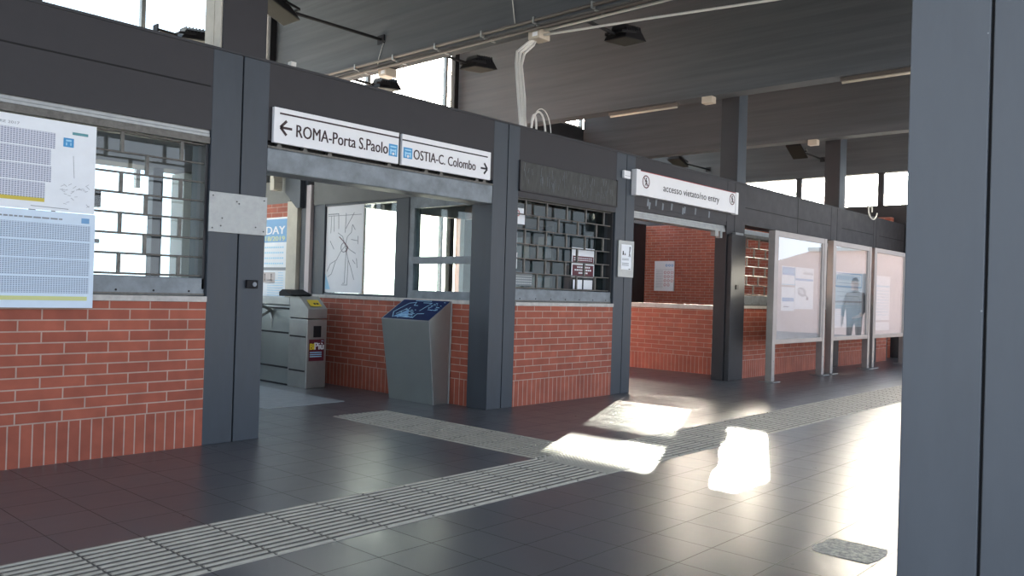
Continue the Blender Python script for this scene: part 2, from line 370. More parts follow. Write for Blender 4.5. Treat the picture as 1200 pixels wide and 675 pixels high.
# ------------------------------------------------------------------ roller grilles
def grille(x0, x1, z0, z1, pv, ph, lab, y=FY+.06, rail=True, off=0.0, solid_top=.10):
    t = thing('roller_grille', ((x0+x1)/2, y, z0), lab, 'roller grille')
    mb = MB(); n = int(round((z1-z0)/pv)); dz = (z1-z0)/n
    for i in range(n+1):
        mb.tube([(x0, y, z0+i*dz), (x1, y, z0+i*dz)], .0075, 6)
    mb.parts('rod', 'grille', t)
    mb = MB()
    for i in range(n):
        xx = x0+off+(ph/2 if i % 2 else ph*.02+.03)
        while xx < x1-.03:
            mb.box(xx-.011, xx+.011, y-.011, y+.011, z0+i*dz, z0+(i+1)*dz); xx += ph
    mb.parts('link', 'grille', t)
    if rail:
        m2 = B(x0, x1, y-.03, y+.03, 1.150, z0-.015); m2.obj('bottom_rail', 'galv_p', t, bevel=.006)
        m3 = MB(); xx = x0+.1
        while xx < x1: facade_face(y-.03).disc(m3, (xx, 1.185), .008); xx += .27
        m3.parts('rivet', 'gap', t)
        B(x0, x1, y-.034, y-.03, 1.155, 1.168).obj('rail_lip', 'grille', t)
    B(x0, x1, y-.05, y+.16, z1+.01, z1+.03+solid_top*.3).obj('shutter_lip', 'grille', t)
    m4 = MB()
    for k in range(4): m4.box(x0, x1, y-.045+.004*k, y+.15, z1+.04+k*.024, z1+.061+k*.024)
    m4.parts('slat', 'galv', t)
    m5 = MB(); m5.box(x0-.0, x0+.022, y-.03, y+.04, z0-.1, z1); m5.box(x1-.022, x1, y-.03, y+.04, z0-.1, z1); m5.parts('side_guide', 'steel_dark', t)
    return t
grille(-.9, 3.103, 1.303, 2.315, .147, .44, 'rolled-down steel grille over the left window, bright sky behind it', off=.245)
grille(6.675, 8.508, 1.305, 2.285, .155, .37, 'steel grille over the ticket window between the two passages')
grille(12.06, 15.55, 1.33, 2.23, .15, .42, 'steel grille over the window behind the first notice board')
struct('window_1', B(-4, 3.107, FY+.20, FY+.206, 1.15, 2.43), 'glass')

# header panel over window 2
hp = thing('header_panel', (7.6, FY-.01, 2.36), 'scratched dark header panel above the grilled ticket window', 'panel')
B(6.68, 8.50, FY-.018, FY, 2.375, 2.69).obj('panel', 'scratch', hp, bevel=.004)
fr = MB(); fr.box(6.665, 8.52, FY-.022, FY, 2.362, 2.375); fr.box(6.665, 6.68, FY-.022, FY, 2.362, 2.70); fr.box(8.50, 8.52, FY-.022, FY, 2.362, 2.70)
fr.parts('frame_strip', 'steel', hp)
sw = MB(); rnd = random.Random(3); ff = facade_face(FY-.018)
for k in range(60):
    u = 6.72+rnd.random()*1.74; v = 2.40+rnd.random()*.2; h = .03+rnd.random()*.08
    ff.line(sw, (u, v), (u+rnd.uniform(-.02, .02), min(2.68, v+h)), .003)
sw.obj('scratches', 'galv_p', hp)
B(6.67, 8.512, FY+.0, FB, 2.30, 2.43).obj('trim_shutter_box', 'steel', kind='structure')

# ------------------------------------------------------------------ ticket window 2: glass with papers, office behind
struct('window_2', B(6.67, 8.512, 6.14, 6.146, 1.15, 2.43), 'glass_t')
gf = facade_face(6.13)
pp = thing('ticket_notice', (8.07, 6.12, 1.47), 'maroon and white notice taped to the ticket window glass', 'notice')
m = MB(); gf.rect(m, 7.84, 8.30, 1.46, 1.82); m.obj('sheet', 'paper', pp)
m = MB(); gf.rect(m, 7.86, 8.28, 1.635, 1.72, .003); gf.rect(m, 7.86, 8.28, 1.48, 1.61, .003); m.obj('maroon_band', 'maroon', pp)
m = MB()
for v in (1.665, 1.69): 
    u = 7.88
    while u < 8.24: gf.rect(m, u, u+.03, v, v+.010, .005); u += .042
for v, a, b in ((1.575, 7.95, 8.2), (1.54, 7.9, 8.24), (1.505, 7.98, 8.16)):
    u = a
    while u < b: gf.rect(m, u, u+.028, v, v+.018, .005); u += .038
m.obj('printed_lines', 'paper', pp)
for (a, b, c, dd, lab) in ((7.88, 8.06, 1.315, 1.43, 'small white slip on the ticket glass, below left of the maroon notice'), (8.09, 8.27, 1.315, 1.43, 'small white slip on the ticket glass, below right of the maroon notice'),
        (6.71, 6.96, 2.02, 2.2, 'white paper with a red symbol high on the left of the ticket glass'), (6.70, 6.84, 1.76, 1.92, 'white slip at the left edge of the ticket glass, middle height'),
        (6.70, 6.85, 1.52, 1.70, 'white slip at the left edge of the ticket glass, below the middle'), (6.72, 7.12, 1.33, 1.49, 'grey green printed card low on the left of the ticket glass')):
    g2 = gf; m = MB(); g2.rect(m, a, b, c, dd); o = m.obj('paper_slip', 'paper' if 'grey' not in lab else 'office', label=lab, cat='paper', group='papers on the ticket glass')
    if 'red' in lab:
        m = MB(); g2.ring(m, ((a+b)/2, dd-.06), .035, .024, .003); m.obj('symbol', 'red', o)
    if 'grey' in lab:
        m = MB()
        for k in range(5):
            u = a+.02
            while u < b-.04: g2.rect(m, u, u+.022, c+.02+k*.028, c+.032+k*.028, .003); u += .034
        m.obj('printed_lines', 'officel', o)
# office room (booths) shell
struct('wall_office_back', MB().box(6.36, 8.93, 9.0, 9.1, 0, 1.1).box(6.36, 8.93, 9.0, 9.1, 2.35, 2.9), 'office')
m = MB()
for x in (6.36, 8.74): m.box(x, x+.09, 9.0, 9.1, 1.1, 2.35)
struct('window_3', m, 'officel')
struct('ceiling_office', B(6.3, 8.93, FB, 9.1, 2.9, 3.0), 'ceil_in')
struct('wall_office_right', MB().box(8.83, 8.93, FB, 8.1, 0, 2.9).box(8.83, 8.93, 8.1, 9.0, 0, 1.1).box(8.83, 8.93, 8.1, 9.0, 2.35, 2.9), 'office')
dk = thing('office_counter', (7.6, 6.7, 0), 'grey counter with a pale top inside the ticket office window', 'counter')
B(6.7, 8.4, 6.4, 6.9, 0, .98).obj('cabinet', 'office', dk); B(6.68, 8.42, 6.36, 6.92, .98, 1.02).obj('counter_top', 'officel', dk, bevel=.004)
sh = thing('office_shelf_unit', (8.64, 7.3, 0), 'grey shelf unit against the side wall of the ticket office', 'shelf')
m = MB()
for z in (.02, .6, 1.15, 1.7, 2.15): m.box(8.46, 8.82, 6.96, 7.96, z, z+.025)
m.box(8.46, 8.82, 6.93, 6.96, 0, 2.2); m.box(8.46, 8.82, 7.96, 7.99, 0, 2.2)
m.parts('shelf_board', 'office', sh)
for j, z in enumerate((1.176, 1.726)):
    for k in range(7):
        B(8.5, 8.78, 7.0+k*.13, 7.0+k*.13+.10, z, z+.29).obj('ring_binder', ('officel', 'paper2', 'officel', 'office')[(k+j) % 4], label='pale ring binder on the %s shelf of the ticket office' % ('middle', 'upper')[j], cat='binder', group='binders on the %s office shelf' % ('middle', 'upper')[j])

# ------------------------------------------------------------------ inner side wall (X = 6.3) of the entrance
SX = 6.30
struct('wall_entrance_side', B(SX, SX+.25, FB, 9.30, 0, 1.105), 'bricky')
struct('trim_sill_entrance', B(SX-.015, SX+.26, FB, 9.30, 1.105, 1.148), 'sill', bevel=.004)
m = MB()
m.box(SX, SX+.2, FB, 9.30, 2.33, 2.9)
struct('wall_entrance_lintel', m, 'ceil_in')
m = MB()
m.box(SX+.01, SX+.2, 7.37, 7.60, 1.148, 2.33)             # post between the two windows
m.box(SX+.01, SX+.2, 9.05, 9.30, 1.148, 2.33)
m.box(SX+.02, SX+.14, 7.60, 9.05, 1.148, 1.175); m.box(SX+.02, SX+.14, 7.60, 9.05, 2.30, 2.33)
struct('window_4', m, 'steel_blue')
struct('window_pane_4', B(SX+.05, SX+.056, 7.60, 9.05, 1.17, 2.31), 'glass_w')
m = MB()
m.box(SX+.02, SX+.1, 7.28, 7.37, 1.148, 2.33)
m.box(SX+.02, SX+.1, FB, 7.28, 1.148, 1.24); m.box(SX+.01, SX+.1, FB, 7.28, 1.55, 1.63); m.box(SX+.02, SX+.1, FB, 7.28, 2.20, 2.33)
struct('window_5', m, 'galv_p')
m = MB(); m.box(SX+.05, SX+.056, FB, 7.28, 1.63, 2.20); m.box(SX+.04, SX+.046, FB, 7.28, 1.24, 1.55)
struct('window_pane_5', m, 'glass_w')
# end posts
B(SX-.03, SX+.2, 9.32, 9.42, 0, 2.6).obj('steel_post', mat('pale_pink_post', (.5, .44, .44, 1), .5), label='slim pale post at the end of the entrance window wall', cat='post')
B(SX-.01, SX+.2, 9.43, 9.56, 0, 2.9).obj('steel_post', 'steel_blue', label='dark steel post between the two pale posts behind the turnstile', cat='post')
B(SX-.05, SX+.2, 9.60, 9.84, 0, 2.40).obj('steel_post', 'beige', label='wide pale green post beside the wall poster', cat='post')
gs = MB().prism([(SX-.08, 9.86, 2.95), (SX-.08, 9.86, 2.52), (SX-.08, 9.58, 2.30), (SX-.08, 9.50, 2.30), (SX-.08, 9.50, 2.95)], (.16, 0, 0))
gs.obj('beam_bracket', 'steel_blue', label='dark blue tapered bracket at the head of the pale posts', cat='bracket')
# brick wall with poster
struct('wall_entrance_back', B(SX, SX+.25, 9.86, 12.0, 0, 2.39), 'bricky')
struct('wall_entrance_header', B(SX, SX+.25, 9.86, 12.0, 2.39, 3.0), 'ceil_in')
dc = thing('cable_duct', (6.1, 10.2, 2.55), 'pale elbow cable duct under the entrance shutter', 'duct')
pts = [(6.15, 12.0, 2.83), (6.15, 10.25, 2.83)]
for k in range(7):
    a = k/6*pi/2; pts.append((6.15, 10.15-.17*sin(a)+.0, 2.66+.17*cos(a)))
pts.append((6.15, 9.98, 2.55))
dm = MB(); 
for a, b in zip(pts[:-1], pts[1:]): dm.bar(a, b, .10, .13, (1, 0, 0))
dm.obj('duct_elbow', 'beige', dc)
# entrance ceiling and left wall of the entrance lobby
struct('wall_entrance_left', B(3.2, 3.45, FB, 9.0, 0, 1.1), 'bricky')

# ------------------------------------------------------------------ entrance shutter beam
sb = thing('shutter_beam', (4.93, FY+.05, 2.17), 'dented galvanised shutter beam across the entrance, under the direction signs', 'shutter')
B(3.593, 6.262, FY+.0, FY+.24, 2.178, 2.375).obj('beam', 'galv_p', sb, bevel=.012)
B(3.593, 6.262, FY+.06, FB, 2.375, 2.43).obj('gap', 'gap', sb)
m = MB()
for x in (3.70, 3.95, 4.20, 4.86, 5.32, 5.52, 6.02, 6.13): m.prism([(x-.03, FY-.0, 2.376), (x+.03, FY-.0, 2.376), (x+.012, FY-.0, 2.42), (x-.012, FY-.0, 2.42)], (0, .05, 0))
m.parts('hook', 'grille', sb)
m = MB(); m.box(3.593, 6.262, FY-.004, FY+.012, 2.372, 2.388); m.obj('rail', 'grille', sb)

# ------------------------------------------------------------------ direction signs
def dir_sign(x0, x1, lab):
    t = thing('direction_sign', ((x0+x1)/2, 5.95, 2.42), lab, 'sign')
    B(x0, x1, 5.938, 5.972, 2.415, 2.705).obj('panel', 'white', t, bevel=.002)
    return t
sf = facade_face(5.938)
s1 = dir_sign(3.622, 4.935, 'white direction sign with a left arrow reading ROMA-Porta S.Paolo')
m = MB(); sf.rect(m, 3.672, 4.935, 2.652, 2.666); m.obj('stripe', 'inkb', s1)
m = MB(); sf.line(m, (3.682, 2.545), (3.79, 2.545), .020); sf.line(m, (3.68, 2.545), (3.738, 2.605), .022); sf.line(m, (3.68, 2.545), (3.738, 2.487), .022); m.obj('arrow', 'inkb', s1)
sf.text('lettering', 'ROMA-Porta S.Paolo', 'inkb', s1, 3.832, 4.805, 2.488, 2.592, bold=.007)
def logo(t, u0, u1, v0, v1):
    m = MB(); sf.rect(m, u0, u1, v0, v1, .001); m.obj('blue_logo', 'blue', t)
    w = u1-u0; h = v1-v0; m = MB()
    sf.rect(m, u0+w*.15, u1-w*.15, v1-h*.28, v1-h*.15, .003); sf.rect(m, u0+w*.15, u0+w*.30, v0+h*.12, v1-h*.4, .003); sf.rect(m, u1-w*.30, u1-w*.15, v0+h*.12, v1-h*.4, .003)
    sf.rect(m, u0+w*.3, u1-w*.3, v0+h*.4, v0+h*.55, .003); m.obj('logo_mark', 'bluel', t)
    m = MB(); sf.disc(m, ((u0+u1)/2, v0+h*.2), w*.13, .004); m.obj('logo_dot', 'white', t)
logo(s1, 4.817, 4.918, 2.478, 2.588)
s2 = dir_sign(4.975, 6.178, 'white direction sign with a right arrow reading OSTIA-C. Colombo')
m = MB(); sf.rect(m, 4.975, 6.13, 2.643, 2.656); m.obj('stripe', 'ink', s2)
m = MB(); sf.line(m, (6.03, 2.525), (6.125, 2.525), .019); sf.line(m, (6.128, 2.525), (6.08, 2.58), .021); sf.line(m, (6.128, 2.525), (6.08, 2.47), .021); m.obj('arrow', 'ink', s2)
sf.text('lettering', 'OSTIA-C. Colombo', 'inkb', s2, 5.118, 5.955, 2.486, 2.580, bold=.007)
logo(s2, 4.993, 5.10, 2.482, 2.583)

# ------------------------------------------------------------------ no entry sign + shutter
ns = thing('no_entry_sign', (10.24, 5.9, 2.55), 'long white box sign reading accesso vietato/no entry', 'sign')
B(8.90, 11.60, 5.905, 5.974, 2.56, 2.87).obj('panel', 'white', ns, bevel=.003)
B(8.84, 8.93, 5.895, 5.974, 2.55, 2.885).obj('end_cap', 'white', ns, bevel=.003); B(11.57, 11.65, 5.895, 5.974, 2.55, 2.885).obj('end_cap', 'white', ns, bevel=.003)
B(8.93, 11.57, 5.902, 5.974, 2.87, 2.876).obj('red_edge', 'red', ns)
nf = facade_face(5.905)
nf.text('lettering', 'accesso vietato/no entry', 'ink', ns, 9.50, 11.05, 2.640, 2.765, bold=.003)
def noentry(cx, cz, rad, t):
    m = MB(); nf.ring(m, (cx, cz), rad, rad*.84, .002); nf.line(m, (cx-rad*.6, cz+rad*.6), (cx+rad*.6, cz-rad*.6), rad*.14, .002); m.obj('ring', 'maroon', t)
    m = MB(); nf.disc(m, (cx, cz+rad*.5), rad*.14, .003); nf.line(m, (cx, cz+rad*.35), (cx, cz-.1*rad), rad*.2, .003); nf.line(m, (cx, cz-.1*rad), (cx-rad*.25, cz-rad*.6), rad*.12, .003); nf.line(m, (cx, cz-.1*rad), (cx+rad*.25, cz-rad*.6), rad*.12, .003)
    nf.line(m, (cx, cz+.25*rad), (cx-rad*.3, cz), rad*.1, .003); nf.line(m, (cx, cz+.25*rad), (cx+rad*.3, cz), rad*.1, .003); m.obj('walking_figure', 'ink', t)
noentry(9.075, 2.745, .085, ns); noentry(11.46, 2.765, .085, ns)
struct('wall_passage_lintel', B(8.93, 11.45, FY+.01, FB, 2.37, 2.43), 'steel')
ps = thing('passage_shutter', (10.2, FY+.05, 2.25), 'thin galvanised rolled shutter over the no entry passage', 'shutter')
m = MB()
for k in range(3): m.box(8.93, 11.45, FY+.02+.006*k, FY+.2, 2.272+k*.032, 2.301+k*.032)
m.parts('slat', 'galv', ps)
m = MB(); m.box(11.10, 11.20, FY+.0, FY+.08, 2.19, 2.27); m.box(11.26, 11.32, FY+.0, FY+.08, 2.17, 2.27); m.parts('bracket', 'galv', ps)
dirt = MB(); rnd = random.Random(5)
for (u, v) in ((9.25, 2.50), (9.29, 2.46), (9.45, 2.52), (9.62, 2.48), (9.85, 2.50), (10.15, 2.47), (10.2, 2.49), (10.5, 2.5), (10.9, 2.49)):
    facade_face(FY+.004).poly(dirt, [(u-.02, v-.05), (u+.015, v-.05), (u+.03, v+.04), (u-.01, v+.05)], 0, .001)
dirt.obj('paint_chips', 'galv_p', fas_ne)

# passage: low brick wall at X=12.2, taller brick wall at X=18
struct('wall_passage_low', B(12.2, 12.45, 6.30, 11.9, 0, 1.065), 'bricky')
struct('trim_sill_passage', B(12.17, 12.47, 6.30, 11.9, 1.065, 1.14), 'sill', bevel=.004)
struct('wall_passage_far', B(20.0, 20.19, FB, 13.6, 0, 3.27), 'bricky')
# jamb of the passage
# notice on far brick wall (built on a plate on the wall X=18)
nb = thing('wall_notice', (19.96, 12.3, 1.4), 'white notice with round prohibition symbols on the brick wall inside the passage', 'notice')
B(19.955, 19.998, 11.98, 12.61, 1.42, 2.26).obj('board', 'white', nb)
w = side_face(19.955)
m = MB()
for k in range(3): w.ring(m, (-12.22+k*.092, 2.14), .037, .019, .002, k=12)
m.obj('blue_symbols', 'blue2', nb)
m = MB()
for j in range(4):
    for k in range(3 if j < 3 else 2): w.ring(m, (-12.26+k*.11, 1.94-j*.115), .039, .028, .002, k=12)
m.obj('red_symbols', 'red', nb)
m = MB()
for j in range(14): w.rect(m, -12.56, -12.33, 1.98-j*.036, 1.987-j*.036, .002)
w.rect(m, -12.57, -12.01, 2.02, 2.026, .002)
m.obj('printed_lines', 'inkg', nb)

# column 3: framed notice, sensor box
nt3 = thing('column_notice', (8.745, FY-.01, 1.48), 'small framed safety notice on the column left of the no entry passage', 'notice')
B(8.573, 8.918, FY-.022, FY, 1.487, 1.955).obj('frame', 'stainless2', nt3, bevel=.003)
cf = facade_face(FY-.022)
m = MB(); cf.rect(m, 8.63, 8.86, 1.585, 1.905); m.obj('sheet', 'paper', nt3)
m = MB(); cf.disc(m, (8.82, 1.87), .012, .003); cf.line(m, (8.82, 1.86), (8.815, 1.80), .018, .003); cf.line(m, (8.815, 1.80), (8.80, 1.75), .010, .003); cf.line(m, (8.815, 1.8), (8.835, 1.75), .010, .003)
cf.disc(m, (8.67, 1.81), .012, .003); cf.poly(m, [(8.655, 1.77), (8.69, 1.77), (8.68, 1.80), (8.66, 1.80)], .003); cf.poly(m, [(8.70, 1.77), (8.73, 1.77), (8.715, 1.80)], .003)
cf.rect(m, 8.80, 8.84, 1.59, 1.60, .003); m.obj('pictogram', 'ink', nt3)
m = MB()
for v in (1.72, 1.705, 1.665, 1.65, 1.635): cf.rect(m, 8.65, 8.80, v, v+.006, .003)
m.obj('printed_lines', 'inkg', nt3)
sn = thing('sensor_box', (8.725, FY-.02, 2.74), 'small white sensor box high on the column beside the no entry sign', 'sensor')
B(8.625, 8.77, FY-.04, FY, 2.745, 2.845).obj('housing', 'white', sn, bevel=.008); B(8.64, 8.755, FY-.044, FY-.04, 2.775, 2.779).obj('cover_line', 'inkg', sn)

# ------------------------------------------------------------------ left timetable posters
tp = thing('timetable_poster', (1.7, 5.93, 1.68), 'large white timetable sheet over the left window, upper of the two', 'poster')
tf = facade_face(5.925)
def leaning(mb): return mb
m = B(.9, 2.245, 5.925, 5.94, 1.70, 2.30); m.obj('sheet', 'paper', tp)
TM = table_mat('timetable_print', 0, .017, srgb(212, 216, 228), srgb(128, 136, 156), prow=.0125)
m = MB()
for k, (x1) in enumerate((1.985, 1.96, 1.965, 1.93)):
    v1 = 2.215-k*.112; tf.rect(m, .9, x1, v1-.104, v1, .001)
m.obj('timetable_columns', TM, tp)
tf.text('heading', 'ORARIO DALL\'11 SETTEMBRE 2017', 'inkg', tp, 1.25, 1.77, 2.236, 2.254)
m = MB(); tf.rect(m, 1.31, 1.93, 1.752, 1.776, .002); m.obj('yellow_strip', 'yell', tp)
m = MB(); tf.rect(m, 2.035, 2.10, 2.135, 2.195, .002); m.obj('blue_logo', 'blue', tp)
m = MB(); tf.rect(m, 2.05, 2.085, 2.172, 2.184, .004); tf.rect(m, 2.05, 2.058, 2.145, 2.165, .004); tf.rect(m, 2.077, 2.085, 2.145, 2.165, .004); m.obj('logo_mark', 'bluel', tp)
m = MB(); tf.rect(m, 2.09, 2.19, 2.222, 2.240, .002); m.obj('green_mark', mat('teal_print', (.10, .30, .33, 1), .5), tp)
m = MB(); tf.pline(m, [(1.85, 1.722), (2.08, 1.718)], .004); tf.line(m, (2.11, 1.93), (2.10, 2.08), .002)
for k in range(26): a = random.Random(k); u = 2.0+a.random()*.2; v = 1.74+a.random()*.15; tf.line(m, (u, v), (u+.02, v+a.uniform(-.02, .02)), .002)
m.obj('fine_print', 'inkg', tp)
tq = thing('timetable_poster', (1.7, 5.93, 1.06), 'large pale blue timetable sheet over the left window, lower of the two', 'poster')
m = B(.9, 2.255, 5.925, 5.94, 1.055, 1.695); m.obj('sheet', 'paper2', tq)
TM2 = table_mat('timetable_print_blue', 0, .016, srgb(200, 216, 232), srgb(132, 150, 172), prow=.0125)
m = MB()
for k in range(4): v1 = 1.615-k*.118; tf.rect(m, .9, 2.225, v1-.108, v1, .001)
m.obj('timetable_columns', TM2, tq)
m = MB(); rr_ = random.Random(4); u = 1.28
while u < 2.04: q = rr_.uniform(.015, .05); tf.rect(m, u, u+q, 1.642, 1.652, .002); u += q+.008
m.obj('heading', 'inkg', tq)
m = MB(); tf.rect(m, 2.165, 2.215, 1.63, 1.665, .002); m.obj('green_mark', 'blue2', tq)
m = MB(); tf.rect(m, .9, 1.48, 1.105, 1.132, .002); tf.rect(m, 1.545, 2.215, 1.105, 1.132, .002); m.obj('yellow_strip', 'yell2', tq)

# ------------------------------------------------------------------ turnstile
tt = thing('turnstile', (5.88, 9.2, 0), 'stainless steel ticket turnstile with a yellow label and a BIPiù sticker', 'turnstile')
X0, X1, Y0, Y1 = 5.745, 6.03, 8.53, 10.3
# front housing
B(X0, X1, Y0, 8.93, 0, .845).obj('front_cabinet', 'stainless2', tt, bevel=.006)
m = MB().prism([(X0, Y0, .855), (X0, Y0, .975), (X0, 8.72, 1.125), (X0, 8.93, 1.125), (X0, 8.93, .855)], (X1-X0, 0, 0)); m.obj('sloped_head', 'stainless2', tt, bevel=.006)
B(X0+.02, X1, 8.935, Y1, .0, 1.0).obj('side_cabinet', 'stainless', tt, bevel=.005)
B(X0, X1+.01, 8.935, Y1, 1.005, 1.10).obj('side_top', 'stainless2', tt, bevel=.006)
m = MB()
for z in (.20, .62): m.box(X0-.004, X0, 8.56, 8.90, z, z+.02)
for z in (.21, .645, .95): m.box(X0+.014, X0+.02, 8.96, Y1-.05, z, z+.022)
m.parts('slot', 'black', tt)
B(X0+.01, X1-.01, Y0+.01, Y1-.02, -.0, .02).obj('plinth', 'black', tt)
m = MB().prism([(X0-.10, 8.80, 1.12), (X0-.10, 9.02, 1.12), (X0-.10, 9.02, 1.17), (X0-.10, 8.95, 1.205), (X0-.10, 8.72, 1.14)], (.30, 0, 0)); m.obj('card_reader', 'black', tt, bevel=.006)
B(X0+.09, X0+.2, Y0-.004, Y0, .625, .765).obj('reader_slot', 'black', tt)
tn = Face((0, Y0, 0), (1, 0, 0), (0, -1, 0))
stk = MB(); tn.rect(stk, X0+.03, X1-.035, .335, .60, .001); so = stk.obj('sticker', 'maroon', tt)
tn.text('lettering_yellow', 'BI', 'yel', so, X0+.045, X0+.105, .475, .55, .004, .02)
tn.text('lettering_white', 'Più', 'white', so, X0+.11, X1-.045, .475, .56, .004, .02)
m = MB()
for v in (.44, .415, .39): tn.line(m, (X0+.045, v), (X1-.07, v-.0), .012, .003)
tn.rect(m, X1-.08, X1-.045, .575, .585, .003); m.obj('printed_lines', 'bluel', so)
# yellow label on the sloped face
dv = Vector((0, 8.72-Y0, .15)).normalized(); nn = Vector((0, -dv.z, dv.y))
p0 = Vector((X0+.06, Y0, .975))+dv*.04+nn*.008
m = MB().prism([p0, p0+Vector((.16, 0, 0)), p0+Vector((.16, 0, 0))+dv*.12, p0+dv*.12], nn*.002); yl = m.obj('yellow_label', 'yel', tt)
m = MB()
for k in range(2): q = p0+Vector((.06+k*.04, 0, 0))+dv*.03+nn*.003; m.prism([q, q+Vector((.03, 0, 0)), q+Vector((.03, 0, 0))+dv*.03, q+dv*.03], nn*.001)
m.obj('symbol', 'ink', yl)
for k, a in enumerate((-.5, .6, 1.7)):
    MB().tube([(X0, 9.35, .93), (X0-.36*cos(a), 9.35, .93-.36*sin(a)*.8)], .018, 10).obj('arm', 'stainless2', tt, smooth=True)

# ------------------------------------------------------------------ sloped map kiosk
kk = thing('tactile_map_stand', (6.15, 6.95, 0), 'stainless steel pedestal with a sloping navy blue station map', 'map stand')
ya, yb = 6.58, 7.325
m = MB().raw([(6.06, ya, 0), (6.06, yb, 0), (6.285, yb, 0), (6.285, ya, 0), (5.955, ya-.01, .905), (5.955, yb+.05, .905), (6.285, yb+.03, 1.125), (6.285, ya-.01, 1.125)],
             [(0, 1, 5, 4), (0, 4, 7, 3), (1, 2, 6, 5), (3, 7, 6, 2), (4, 5, 6, 7), (0, 3, 2, 1)])
m.obj('pedestal', 'stainless', kk)
dn = Vector((-.22, 0, .33)).normalized(); O_ = Vector((5.955, yb+.05, .905)); dU = Vector((.33, 0, .22)); dR = Vector((0, -(yb+.06-ya), 0))
def kq(mb, a, b, c, dd, h0=.001, t=.004):
    P = lambda s, u: O_+dR*s+dU*u+dn*h0
    return mb.prism([P(a, c), P(b, c), P(b, dd), P(a, dd)], dn*t)
kq(MB(), 0, 1, 0, 1, 0, .008).obj('map_frame', 'stainless2', kk)
mp_ = kq(MB(), .02, .98, .03, .98, .008, .003).obj('map_panel', 'navy', kk)
m = MB()
def kl(mb, p, q, w):
    P = Vector(O_)+dR*p[0]+dU*p[1]+dn*.0125; Q = Vector(O_)+dR*q[0]+dU*q[1]+dn*.0115
    mb.bar(P, Q, w, .002, dn); return mb
for p, q in (((.1, .35), (.22, .8)), ((.22, .8), (.35, .86)), ((.35, .86), (.37, .7)), ((.37, .7), (.45, .7)), ((.5, .85), (.68, .85)), ((.68, .85), (.6, .45)), ((.2, .25), (.3, .55)), ((.3, .2), (.55, .25)), ((.4, .4), (.5, .4)), ((.62, .1), (.62, .3)), ((.62, .3), (.75, .33)), ((.1, .35), (.2, .1)), ((.35, .5), (.35, .6)), ((.42, .12), (.6, .12))):
    kl(m, p, q, .008)
rk = random.Random(9)
for k in range(46):
    u = rk.uniform(.68, .9) if k % 2 else rk.uniform(.22, .6); v = rk.uniform(.5, .9) if k % 2 else rk.uniform(.1, .5)
    kl(m, (u, v), (u+rk.uniform(.02, .06), v), .006)
u = .3
while u < .62: kl(m, (u, .94), (u+.02, .94), .012); u += .028
m.obj('map_lines', 'bluel', mp_)
m = MB(); P = lambda s, u: O_+dR*s+dU*u+dn*.0112
m.prism([P(.20, .12), P(.52, .10), P(.36, .50)], dn*.001); m.obj('map_area', 'blue2', mp_)
m = MB(); m.tube([(5.955, ya-.012, .905), (6.06, ya-.004, 0)], .006, 6); m.tube([(5.955, ya-.01, .907), (5.955, yb+.05, .907)], .005, 6); m.tube([(6.283, ya-.012, 1.125), (6.283, ya-.004, 0)], .007, 6)
m.parts('edge_trim', 'galv', kk)

# ------------------------------------------------------------------ posters in the entrance
mpz = thing('metro_map_poster', (SX, 8.6, 1.18), 'white transit network map on the left half of the entrance window', 'poster')
B(SX+.036, SX+.042, 8.26, 9.04, 1.18, 2.30).obj('sheet', 'white', mpz)
w = side_face(SX+.036)
m = MB(); rk = random.Random(11)
cx, cz = -8.62, 1.78
for pts in ([(-9.0, 1.45), (-8.93, 1.55), (-8.8, 1.6), (-8.72, 1.7), (cx, cz)], [(-8.98, 1.38), (-8.9, 1.42), (-8.82, 1.58)], [(cx, cz), (-8.55, 1.6), (-8.5, 1.52), (-8.42, 1.35)], [(cx, cz), (-8.68, 1.9), (-8.78, 1.95)],
            [(cx, cz), (-8.58, 1.9), (-8.5, 1.95), (-8.48, 2.05), (-8.42, 1.98)], [(cx, cz), (-8.5, 1.72), (-8.4, 1.68)], [(-8.6, 1.7), (-8.62, 1.3), (-8.66, 1.3)], [(-8.55, 1.6), (-8.56, 1.28), (-8.68, 1.28)],
            [(-8.5, 1.86), (-8.36, 1.84)], [(-8.62, 2.2), (-8.63, 1.95)], [(-8.62, 2.0), (-8.45, 2.2)], [(-8.78, 2.2), (-8.77, 2.0)], [(-8.93, 2.18), (-8.94, 1.95)], [(-8.88, 2.18), (-8.87, 1.97)], [(-8.95, 1.85), (-8.86, 1.74)],
            [(-8.36, 1.9), (-8.36, 1.8)], [(-8.38, 1.62), (-8.36, 1.5)], [(-8.46, 1.6), (-8.4, 1.55)]):
    w.pline(m, pts, .007, .001)
for k in range(12): a = 2*pi*k/12; b = 2*pi*(k+1)/12; w.line(m, (cx-.03+.06*cos(a), cz-.02+.06*sin(a)), (cx-.03+.06*cos(b), cz-.02+.06*sin(b)), .010, .001)
m.obj('map_lines', 'inkg', mpz)
m = MB(); w.pline(m, [(-8.75, 1.9), (-8.66, 1.84), (-8.56, 1.76), (-8.6, 1.7)], .012, .003); m.obj('map_line_maroon', 'maroon', mpz)
m = MB(); w.rect(m, -9.0, -8.3, 2.17, 2.176, .001); u = -9.0
while u < -8.78: w.rect(m, u, u+.02, 2.19, 2.202, .001); u += .028
m.obj('heading', 'inkg', mpz)
m = MB(); w.poly(m, [(-9.03, 1.22), (-8.92, 1.22), (-9.03, 1.42)], .001); m.obj('blue_corner', 'bluel', mpz)
dp = thing('event_poster', (SX, 10.2, 1.1), 'blue and white DAY 2018/2019 poster on the brick wall behind the turnstile', 'poster')
B(SX-.012, SX-.002, 9.88, 11.2, .95, 2.20).obj('sheet', 'paper', dp)
w = side_face(SX-.012)
m = MB(); w.rect(m, -11.2, -9.885, 1.85, 2.175, .001); m.obj('blue_header', 'blue2', dp)
